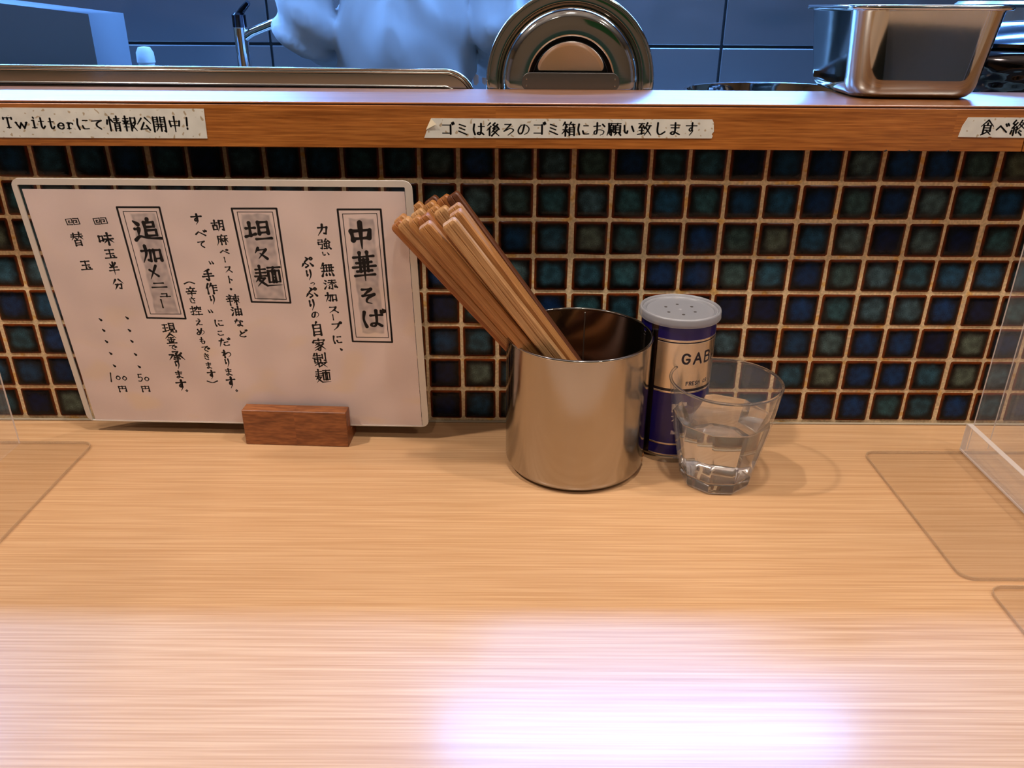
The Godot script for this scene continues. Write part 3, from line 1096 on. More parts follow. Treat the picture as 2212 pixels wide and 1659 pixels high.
func build_dividers() -> void:
	var acr := clear(0.03, 0.04, 0.34)
	var flat_acr := clear(0.07, 0.1, 0.05)
	flat_acr.albedo_color = Color(0.36, 0.28, 0.20, 0.04)
	var edge := mat(Color(0.86, 0.80, 0.76, 0.55), 0.45)
	edge.transparency = BaseMaterial3D.TRANSPARENCY_ALPHA
	var soft := mat(Color(0.72, 0.60, 0.48, 0.30), 0.4)
	soft.transparency = BaseMaterial3D.TRANSPARENCY_ALPHA
	var t := thing("acrylic_divider", "clear acrylic divider at the right edge of the counter with a thick foot bar", "divider", Vector3(0.41, 0, 0.2))
	var o := Vector3(-0.41, 0, -0.2)
	for x in [0.4133, 0.4312]:
		var st := begin()
		cbox(st, o + Vector3(x, 0.2316, 0.237), Vector3(0.0026, 0.4560, 0.366), 0.0003)
		var p := obj("panel", st, acr, t)
		st = begin()
		cbox(st, o + Vector3(x, 0.2316, 0.0535), Vector3(0.0009, 0.4560, 0.0006), 0.0002)
		obj("panel_edge", st, edge, p)
	var st := begin()
	cbox(st, o + Vector3(0.4092, 0.0156, 0.237), Vector3(0.0050, 0.0250, 0.366), 0.0004)
	var bar := obj("foot_bar", st, clear(0.12, 0.08), t)
	st = begin()
	cbox(st, o + Vector3(0.4092, 0.0284, 0.237), Vector3(0.0050, 0.0007, 0.366), 0.0002)
	cbox(st, o + Vector3(0.4092, 0.0156, 0.0535), Vector3(0.0050, 0.0250, 0.0007), 0.0002)
	cbox(st, o + Vector3(0.4064, 0.0040, 0.237), Vector3(0.0006, 0.0020, 0.366), 0.0002)
	obj("polished_edge", st, edge, bar)
	for q in [[0.3205, 0.482, 0.0565, 0.2297], [0.3328, 0.482, 0.2377, 0.42]]:
		st = begin()
		plate(st, q[0] - 0.41, q[1] - 0.41, q[2] - 0.2, q[3] - 0.2, 0.0004, 0.0030, 0.010)
		var p := obj("foot_plate", st, flat_acr, t)
		st = begin()
		plate_edge(st, q[0] - 0.4103, q[1] - 0.4097, q[2] - 0.2003, q[3] - 0.1997, 0.0003, 0.0029, 0.010)
		obj("plate_edge", st, soft, p)
	t = thing("acrylic_divider", "clear acrylic divider at the left edge of the counter beside the menu", "divider", Vector3(-0.418, 0, 0.2))
	o = Vector3(0.418, 0, -0.2)
	st = begin()
	cbox(st, o + Vector3(-0.4180, 0.2316, 0.235), Vector3(0.0026, 0.4560, 0.366), 0.0003)
	var p := obj("panel", st, acr, t)
	st = begin()
	cbox(st, o + Vector3(-0.4180, 0.2316, 0.0517), Vector3(0.0012, 0.4560, 0.0008), 0.0002)
	obj("panel_edge", st, edge, p)
	st = begin()
	plate(st, -0.482 + 0.418, -0.3550 + 0.418, 0.0470 - 0.2, 0.42 - 0.2, 0.0004, 0.0030, 0.010)
	p = obj("foot_plate", st, flat_acr, t)
	st = begin()
	plate_edge(st, -0.4823 + 0.418, -0.3547 + 0.418, 0.0467 - 0.2, 0.4203 - 0.2, 0.0003, 0.0029, 0.010)
	obj("plate_edge", st, soft, p)

# ---------------------------------------------------------------- steel things behind the ledge
func build_tray() -> void:
	var t := thing("steel_tray", "long shallow stainless tray stood on edge behind the left half of the ledge", "tray", Vector3(-0.3107, 0.2168, -0.0872))
	t.rotation.z = -0.0034
	var hx := 0.2913
	var hy := 0.0435
	var c := Vector2(0, -hy)
	var st := begin()
	var rr := func(z: float, inset: float, r: float) -> Array: return rring(z, hx - inset, hy - inset, maxf(r, 0.004), c, 10)
	loft(st, [rr.call(-0.026, 0.022, 0.010), rr.call(-0.003, 0.0185, 0.012), rr.call(-0.003, 0.0, 0.028), rr.call(0.0, 0.0, 0.028), rr.call(0.0010, 0.0009, 0.0272), rr.call(0.0010, 0.0017, 0.0265), rr.call(0.0002, 0.0024, 0.026)], [1, 2], true, false, FRONT)
	obj("rolled_rim", st, M.steel_mirror, t)
	st = begin()
	loft(st, [rr.call(0.0002, 0.0024, 0.026), rr.call(0.0009, 0.0030, 0.0255), rr.call(0.0009, 0.0040, 0.0247), rr.call(0.0, 0.0048, 0.024), rr.call(0.0, 0.0136, 0.0165), rr.call(0.0008, 0.0144, 0.016), rr.call(0.0008, 0.0156, 0.015), rr.call(-0.0015, 0.0166, 0.014), rr.call(-0.022, 0.0195, 0.012), rr.call(-0.0245, 0.0230, 0.010)], [3, 4], false, true, FRONT)
	obj("flange", st, M.steel, t)

func build_lid() -> void:
	var t := thing("pot_lid", "round stainless pot lid with a sunken handle, leaning on edge behind the ledge", "lid", Vector3(0.0637, 0.2925, -0.0945))
	t.rotation = Vector3(PI / 2 - 0.03, 0, 0)
	var st := begin()
	lathe(st, [Vector2(0.0, -0.0032), Vector2(0.0735, -0.0032), Vector2(0.0742, -0.0026), Vector2(0.0746, -0.0012), Vector2(0.0746, 0.0006), Vector2(0.0740, 0.0018), Vector2(0.0726, 0.0024), Vector2(0.0712, 0.0022)], 128, 0.8)
	obj("rolled_rim", st, M.steel_mirror, t)
	st = begin()
	lathe(st, [Vector2(0.0712, 0.0022), Vector2(0.0655, 0.0034), Vector2(0.0644, 0.0030), Vector2(0.0636, 0.0012), Vector2(0.0622, 0.0008), Vector2(0.0612, 0.0020), Vector2(0.0585, 0.0058), Vector2(0.0560, 0.0083), Vector2(0.0540, 0.0093), Vector2(0.0526, 0.0098), Vector2(0.0390, 0.0098), Vector2(0.0378, 0.0096), Vector2(0.0368, 0.0084), Vector2(0.0345, 0.0044), Vector2(0.0320, 0.0022), Vector2(0.0290, 0.0013), Vector2(0.0, 0.0011)], 128, 0.75)
	obj("disc", st, M.steel_mirror, t)
	st = begin()
	loft(st, [rring(0.0096, 0.0430, 0.0077, 0.0072), rring(0.0110, 0.0430, 0.0077, 0.0072), rring(0.0114, 0.0426, 0.0073, 0.0068)], [1])
	var hp := obj("handle_plate", st, mat(Color(0.5, 0.49, 0.48), 0.26, 1.0), t)
	for x in [-0.0388, 0.0388]:
		for z in [-0.0026, 0.0030]:
			st = begin()
			lathe(st, [Vector2(0.0009, 0.0113), Vector2(0.0007, 0.0118), Vector2(0.0, 0.0120)], 12, 0.9, Vector3(x, 0, z))
			obj("rivet", st, M.steel_mirror, hp)

func build_food_pan() -> void:
	var t := thing("food_pan", "deep rectangular stainless food pan standing on the right of the ledge", "pan", Vector3(0.3385, 0.2870, -0.0735), -0.05)
	var st := begin()
	var o := []
	for p in [[0.0, 0.0405, 0.0540, 0.014], [0.0004, 0.0435, 0.0570, 0.017], [0.0022, 0.0475, 0.0610, 0.020], [0.0055, 0.0503, 0.0638, 0.022], [0.0100, 0.0520, 0.0655, 0.023], [0.0155, 0.0528, 0.0663, 0.023], [0.0640, 0.0582, 0.0717, 0.022], [0.0655, 0.0590, 0.0725, 0.022]]:
		o.append(rring(p[0], p[1], p[2], p[3], Vector2.ZERO, 10))
	loft(st, o, [], true, false)
	var i := []
	for p in [[0.0670, 0.0578, 0.0713, 0.021], [0.0640, 0.0574, 0.0709, 0.021], [0.0155, 0.0520, 0.0655, 0.022], [0.0064, 0.0495, 0.0630, 0.021], [0.0020, 0.0440, 0.0575, 0.017], [0.0012, 0.0405, 0.0540, 0.014]]:
		i.append(rring(p[0], p[1], p[2], p[3], Vector2.ZERO, 10))
	loft(st, i, [], false, true)
	obj("body", st, mat(Color(0.60, 0.60, 0.58), 0.08, 1.0), t)
	st = begin()
	var r := []
	for p in [[0.0655, 0.0590, 0.022], [0.0652, 0.0615, 0.023], [0.0658, 0.0628, 0.024], [0.0672, 0.0632, 0.0245], [0.0684, 0.0627, 0.024], [0.0688, 0.0615, 0.023], [0.0684, 0.0590, 0.022], [0.0670, 0.0578, 0.021]]:
		r.append(rring(p[0], p[1], p[1] + 0.0135, p[2], Vector2.ZERO, 10))
	loft(st, r, [], false, false)
	obj("rim", st, M.steel_mirror, t)

func build_right_pots() -> void:
	var wt := thing("prep_counter", "stainless prep counter on the kitchen side behind the ledge", "counter")
	var st := begin()
	cbox(st, Vector3(0, 0.2015, -0.356), Vector3(4.8, 0.03, 0.548), 0.004)
	obj("worktop", st, M.steel_brushed, wt)
	st = begin()
	for x in [-2.2, -0.8, 0.8, 2.2]:
		st = begin()
		cbox(st, Vector3(x, -0.287, -0.34), Vector3(0.04, 0.946, 0.44), 0.004)
		obj("leg_frame", st, M.dark, wt)
	var t := thing("shallow_pan", "shallow steel pan with a bright rim just behind the ledge", "pan", Vector3(0.300, 0.2168, -0.2420))
	st = begin()
	lathe(st, [Vector2(0, 0.0), Vector2(0.085, 0.0), Vector2(0.094, 0.006), Vector2(0.100, 0.052), Vector2(0.1025, 0.0535), Vector2(0.1035, 0.0550), Vector2(0.1025, 0.0565), Vector2(0.0995, 0.0560), Vector2(0.0985, 0.052), Vector2(0.092, 0.008), Vector2(0.084, 0.0015), Vector2(0, 0.0015)], 96, 0.7)
	obj("body", st, M.steel_mirror, t)
	t = thing("hammered_pot", "dark shiny hammered steel pot at the far right behind the ledge", "pot", Vector3(0.545, 0.2168, -0.215))
	st = begin()
	st.set_smooth_group(1)
	var n := 120
	var rows := 48
	var prof := func(v: float) -> Vector2:
		if v < 0.72: return Vector2(lerpf(0.098, 0.116, v / 0.72), lerpf(0.004, 0.086, v / 0.72))
		var a := (v - 0.72) / 0.28 * PI / 2
		return Vector2(0.104 + 0.012 * cos(a), 0.086 + 0.016 * sin(a))
	var P := func(i: int, j: int) -> Vector3:
		var v := float(j) / rows
		var q: Vector2 = prof.call(v)
		var th := TAU * i / n
		var dim := 0.0011 * cos(i * TAU / 6.0) * cos(j * TAU / 6.0) if v < 0.72 else 0.0
		return Vector3(cos(th), 0, -sin(th)) * (q.x + dim) + Vector3(0, q.y, 0)
	for j in rows:
		for i in n:
			quad(st, P.call(i, j), P.call(i + 1, j), P.call(i + 1, j + 1), P.call(i, j + 1))
	lathe(st, [Vector2(0, 0.0), Vector2(0.094, 0.0), Vector2(0.098, 0.004)], 96, 0.8)
	obj("body", st, mat(Color(0.30, 0.28, 0.28), 0.09, 1.0), t)
	st = begin()
	lathe(st, [Vector2(0.104, 0.102), Vector2(0.106, 0.104), Vector2(0.106, 0.107), Vector2(0.100, 0.112), Vector2(0.06, 0.124), Vector2(0, 0.127)], 96, 0.7)
	obj("cover", st, mat(Color(0.36, 0.38, 0.42), 0.12, 1.0), t)
	t = thing("stock_pot", "tall steel stock pot farther back in the kitchen beyond the hammered pot", "pot", Vector3(0.95, 0.12, -0.92))
	st = begin()
	lathe(st, [Vector2(0, -0.88), Vector2(0.13, -0.88), Vector2(0.13, 0.235), Vector2(0.136, 0.240), Vector2(0.130, 0.245), Vector2(0.128, 0.235), Vector2(0.128, -0.7), Vector2(0, -0.7)], 64, 0.6)
	obj("body", st, M.steel_brushed, t)

func build_kitchen_back() -> void:
	var bc := thing("sink_counter", "stainless sink counter along the back wall of the kitchen", "counter")
	var st := begin()
	cbox(st, Vector3(0, 0.105, -1.575), Vector3(4.8, 0.03, 0.38), 0.004)
	obj("worktop", st, M.steel_brushed, bc)
	st = begin()
	cbox(st, Vector3(0, -0.335, -1.585), Vector3(4.7, 0.85, 0.34), 0.004)
	obj("cabinet_base", st, M.steel_brushed, bc)
	# faucet
	var t := thing("sink_faucet", "chrome kitchen faucet with an upright column and slanting spout behind the elbow", "faucet", Vector3(-0.656, 0.12, -1.50))
	st = begin()
	lathe(st, [Vector2(0, 0), Vector2(0.022, 0), Vector2(0.022, 0.008), Vector2(0.0165, 0.012), Vector2(0.0165, 0.178), Vector2(0.0160, 0.1795), Vector2(0.0, 0.1795)], 32, 0.7)
	obj("column", st, M.chrome, t)
	st = begin()
	lathe(st, [Vector2(0, 0.180), Vector2(0.0168, 0.1805), Vector2(0.0168, 0.208), Vector2(0.012, 0.213), Vector2(0, 0.214)], 32, 0.7)
	obj("cap", st, mat(Color(0.25, 0.25, 0.28), 0.15, 1.0), t)
	st = begin()
	tube(st, [Vector3(0.0, 0.206, 0.0), Vector3(0.012, 0.220, 0.004), Vector3(0.030, 0.236, 0.010)], [0.009, 0.008, 0.0065])
	obj("lever", st, mat(Color(0.18, 0.18, 0.21), 0.2, 1.0), t)
	st = begin()
	tube(st, [Vector3(0.010, 0.158, 0.0), Vector3(0.03, 0.170, 0.004), Vector3(0.105, 0.196, 0.02), Vector3(0.20, 0.226, 0.05), Vector3(0.212, 0.226, 0.055), Vector3(0.219, 0.218, 0.058), Vector3(0.221, 0.20, 0.058)], [0.0115])
	obj("spout", st, M.chrome, t)
	# slanted steel cabinet at the far left
	t = thing("steel_cabinet", "blue lit steel cabinet with a sloping top at the far left of the kitchen", "cabinet", Vector3(-1.0, -0.76, -1.2))
	st = begin()
	var a := [Vector3(-0.35, 0, 0), Vector3(0.108, 0, 0), Vector3(0.120, 1.0916, 0), Vector3(-0.35, 1.142, 0)]
	var b := []
	for p in a:
		b.append(p + Vector3(0, 0, -0.17))
	loft(st, [b, a], [0], true, true)
	obj("body", st, mat(Color(0.50, 0.52, 0.55), 0.35, 0.7), t)
	t = thing("pale_cup", "pale plastic cup with a dark band beside the steel cabinet", "cup", Vector3(-0.880, 0.12, -1.45))
	st = begin()
	lathe(st, [Vector2(0, 0), Vector2(0.019, 0), Vector2(0.021, 0.090), Vector2(0.0185, 0.093), Vector2(0.0185, 0.099), Vector2(0.021, 0.102), Vector2(0.020, 0.124), Vector2(0.014, 0.136), Vector2(0, 0.138)], 32, 0.6)
	obj("body", st, mat(Color(0.75, 0.77, 0.78), 0.5), t)
	t = thing("small_bowl", "small steel bowl below the elbow of the person", "bowl", Vector3(-0.535, 0.12, -1.46))
	st = begin()
	lathe(st, [Vector2(0, 0), Vector2(0.03, 0), Vector2(0.046, 0.035), Vector2(0.052, 0.085), Vector2(0.054, 0.087), Vector2(0.052, 0.089), Vector2(0.050, 0.085), Vector2(0.044, 0.036), Vector2(0.028, 0.003), Vector2(0, 0.003)], 48, 0.6)
	obj("body", st, M.steel_mirror, t)

# ---------------------------------------------------------------- the person at the sink
# surface nets over a distance field
func nets(st: SurfaceTool, lo: Vector3, hi: Vector3, cell: float, f: Callable) -> void:
	var nx := int((hi.x - lo.x) / cell) + 2
	var ny := int((hi.y - lo.y) / cell) + 2
	var nz := int((hi.z - lo.z) / cell) + 2
	var v := PackedFloat32Array()
	v.resize(nx * ny * nz)
	for z in nz:
		for y in ny:
			for x in nx:
				v[(z * ny + y) * nx + x] = f.call(lo + Vector3(x, y, z) * cell)
	var where := {}
	var corner := [Vector3i(0, 0, 0), Vector3i(1, 0, 0), Vector3i(0, 1, 0), Vector3i(1, 1, 0), Vector3i(0, 0, 1), Vector3i(1, 0, 1), Vector3i(0, 1, 1), Vector3i(1, 1, 1)]
	var edges := [[0, 1], [2, 3], [4, 5], [6, 7], [0, 2], [1, 3], [4, 6], [5, 7], [0, 4], [1, 5], [2, 6], [3, 7]]
	for z in nz - 1:
		for y in ny - 1:
			for x in nx - 1:
				var k := (z * ny + y) * nx + x
				var inside := 0
				var d := [v[k], v[k + 1], v[k + nx], v[k + nx + 1], v[k + nx * ny], v[k + nx * ny + 1], v[k + nx * ny + nx], v[k + nx * ny + nx + 1]]
				for q in d:
					if q < 0: inside += 1
				if inside == 0 or inside == 8: continue
				var sum := Vector3.ZERO
				var m := 0
				for e in edges:
					var a: float = d[e[0]]
					var b: float = d[e[1]]
					if (a < 0) != (b < 0):
						sum += Vector3(corner[e[0]]).lerp(Vector3(corner[e[1]]), a / (a - b))
						m += 1
				where[k] = lo + (Vector3(x, y, z) + sum / m) * cell
	st.set_smooth_group(1)
	var step := [1, nx, nx * ny]
	for z in range(1, nz - 1):
		for y in range(1, ny - 1):
			for x in range(1, nx - 1):
				var k := (z * ny + y) * nx + x
				for ax in 3:
					var s0: int = step[ax]
					var s1: int = step[(ax + 1) % 3]
					var s2: int = step[(ax + 2) % 3]
					var a := v[k]
					var b := v[k + s0]
					if (a < 0) == (b < 0): continue
					var p := [k - s1 - s2, k - s2, k, k - s1]
					if not (where.has(p[0]) and where.has(p[1]) and where.has(p[2]) and where.has(p[3])): continue
					if a < 0:
						quad(st, where[p[0]], where[p[1]], where[p[2]], where[p[3]])
					else:
						quad(st, where[p[3]], where[p[2]], where[p[1]], where[p[0]])
	st.set_smooth_group(-1)

func capsule(p: Vector3, a: Vector3, b: Vector3, ra: float, rb: float) -> float:
	var ab := b - a
	var t := clampf((p - a).dot(ab) / ab.length_squared(), 0.0, 1.0)
	return p.distance_to(a + ab * t) - lerpf(ra, rb, t)

func smin(a: float, b: float, k: float) -> float:
	var h := clampf(0.5 + 0.5 * (b - a) / k, 0.0, 1.0)
	return lerpf(b, a, h) - k * h * (1.0 - h)

func build_person() -> void:
	# back turned to the diner, both elbows bent, hands at the sink
	var t := thing("person", "person in a pale loose work jacket seen from behind at the sink", "person", Vector3(-0.205, -0.76, -1.14))
	var n := noise(81)
	var skin := mat(Color(0.72, 0.50, 0.38), 0.5)
	skin.subsurf_scatter_enabled = true
	skin.subsurf_scatter_strength = 0.15
	var cloth := mat(Color(0.80, 0.78, 0.78), 0.85)
	cloth.rim_enabled = true
	cloth.rim = 0.2
	var st := begin()
	# head, neck
	nets(st, Vector3(-0.11, 1.36, -0.16), Vector3(0.11, 1.74, 0.12), 0.009, func(p: Vector3) -> float:
		var q := p - Vector3(0, 1.61, -0.02)
		var d := (q / Vector3(0.078, 0.112, 0.094)).length()
		var head := (d - 1.0) * 0.085
		head = smin(head, capsule(p, Vector3(0, 1.545, -0.075), Vector3(0, 1.530, -0.055), 0.030, 0.036), 0.03)   # jaw
		head = smin(head, capsule(p, Vector3(0, 1.625, -0.108), Vector3(0, 1.590, -0.122), 0.009, 0.014), 0.012)  # nose
		head = minf(head, capsule(p, Vector3(-0.079, 1.62, -0.005), Vector3(-0.076, 1.585, -0.012), 0.012, 0.009))
		head = minf(head, capsule(p, Vector3(0.079, 1.62, -0.005), Vector3(0.076, 1.585, -0.012), 0.012, 0.009))
		return smin(head, capsule(p, Vector3(0, 1.38, 0.01), Vector3(0, 1.52, -0.005), 0.062, 0.056), 0.03))
	# forearms and hands
	for s in [-1.0, 1.0]:
		var wrist := Vector3(s * 0.15, 0.985, -0.32)
		var palm := Vector3(s * 0.135, 0.968, -0.385)
		nets(st, Vector3(s * 0.15 - 0.075, 0.875, -0.475), Vector3(s * 0.15 + 0.075, 1.04, -0.235), 0.0055, func(p: Vector3) -> float:
			var d := capsule(p, Vector3(s * 0.165, 1.0, -0.25), wrist, 0.032, 0.025)
			d = smin(d, capsule(p, wrist + Vector3(0.014, -0.004, -0.02), palm + Vector3(0.022, 0, 0), 0.017, 0.016), 0.016)
			d = smin(d, capsule(p, wrist + Vector3(-0.014, -0.004, -0.02), palm + Vector3(-0.022, 0, 0), 0.017, 0.016), 0.016)
			for k in 4:
				var off := -0.030 + 0.020 * k
				var len: float = [0.030, 0.036, 0.034, 0.027][k if s > 0 else 3 - k]
				var a := palm + Vector3(off, 0.002, -0.008)
				var b := a + Vector3(off * 0.15, -0.012, -len * 0.75)
				var c := b + Vector3(0, -len * 0.8, -len * 0.35)
				d = smin(d, minf(capsule(p, a, b, 0.0085, 0.008), capsule(p, b, c, 0.008, 0.007)), 0.003)
			var ta := wrist + Vector3(-s * 0.022, -0.006, -0.025)
			var tb := ta + Vector3(-s * 0.022, -0.014, -0.03)
			d = smin(d, minf(capsule(p, ta, tb, 0.011, 0.009), capsule(p, tb, tb + Vector3(s * 0.004, -0.014, -0.020), 0.009, 0.0075)), 0.004)
			return d)
	obj("body", st, skin, t)
	st = begin()
	nets(st, Vector3(-0.115, 1.50, -0.14), Vector3(0.115, 1.76, 0.13), 0.010, func(p: Vector3) -> float:
		var q := p - Vector3(0, 1.625, 0.0)
		var d := ((q / Vector3(0.090, 0.118, 0.105)).length() - 1.0) * 0.095 + 0.004 * n.get_noise_3d(p.x * 45.0, p.y * 20.0, p.z * 45.0)
		var face := maxf(-0.055 - p.z, 0.0) * 0.0 + (p.z + 0.045 + maxf(0.0, p.y - 1.66) * 0.9)
		return maxf(maxf(d, -face * 1.0 if p.z < 0.0 else d), 1.535 - p.y))
	obj("hair", st, mat(Color(0.03, 0.025, 0.022), 0.5), t)
	st = begin()
	# jacket: loose torso and baggy sleeves, creased
	nets(st, Vector3(-0.34, 0.74, -0.30), Vector3(0.34, 1.44, 0.20), 0.0115, func(p: Vector3) -> float:
		var q := Vector3(p.x * 0.80, p.y, p.z)
		var d := capsule(q, Vector3(0, 0.80, 0.0), Vector3(0, 1.06, 0.005), 0.118, 0.110)
		d = smin(d, capsule(q, Vector3(0, 1.06, 0.005), Vector3(0, 1.30, 0.0), 0.098, 0.104), 0.05)
		d = smin(d, capsule(p, Vector3(-0.15, 1.345, 0.0), Vector3(0.15, 1.345, 0.0), 0.058, 0.058), 0.06)
		for s in [-1.0, 1.0]:
			var sh := Vector3(s * 0.178, 1.335, 0.0)
			var el := Vector3(s * 0.196, 1.075, 0.045)
			var wr := Vector3(s * 0.160, 1.0, -0.235)
			var arm := smin(capsule(p, sh, el, 0.066, 0.058), capsule(p, el, wr, 0.056, 0.044), 0.02)
			d = smin(d, arm, 0.004)
		var f := p.x * 9.0 + p.y * 5.0 + 1.2 * n.get_noise_3d(p.x * 4.0, p.y * 3.0, p.z * 4.0)
		var fold := sin(f * 5.6)
		d += 0.0085 * (pow(absf(fold), 0.6) * signf(fold)) * (0.55 + 0.7 * n.get_noise_2d(p.x * 3.0 + 9.0, p.y * 3.0))
		d += 0.007 * n.get_noise_3d(p.x * 9.0 + p.y * 4.0, p.y * 5.0, p.z * 8.0)
		d = maxf(d, 0.76 - p.y)
		return maxf(d, p.y - 1.42))
	obj("jacket", st, cloth, t)
	st = begin()
	nets(st, Vector3(-0.20, -0.01, -0.14), Vector3(0.20, 0.86, 0.14), 0.018, func(p: Vector3) -> float:
		var d := capsule(Vector3(p.x * 0.7, p.y, p.z), Vector3(0, 0.84, 0), Vector3(0, 0.82, 0), 0.10, 0.105)
		for s in [-1.0, 1.0]:
			d = smin(d, capsule(p, Vector3(s * 0.085, 0.82, 0), Vector3(s * 0.095, 0.46, 0.0), 0.088, 0.066), 0.02)
			d = smin(d, capsule(p, Vector3(s * 0.095, 0.46, 0.0), Vector3(s * 0.10, 0.07, 0.02), 0.066, 0.052), 0.02)
		return maxf(d, 0.03 - p.y))
	obj("trousers", st, mat(Color(0.03, 0.03, 0.04), 0.8), t)
	for s in [-1.0, 1.0]:
		st = begin()
		nets(st, Vector3(s * 0.10 - 0.07, -0.02, -0.20), Vector3(s * 0.10 + 0.07, 0.13, 0.12), 0.012, func(p: Vector3) -> float:
			var d := smin(capsule(p, Vector3(s * 0.10, 0.040, 0.04), Vector3(s * 0.11, 0.034, -0.12), 0.044, 0.040), capsule(p, Vector3(s * 0.10, 0.06, 0.03), Vector3(s * 0.10, 0.10, 0.02), 0.046, 0.044), 0.03)
			return maxf(d, 0.002 - p.y))
		obj("shoe", st, mat(Color(0.02, 0.02, 0.02), 0.4), t)

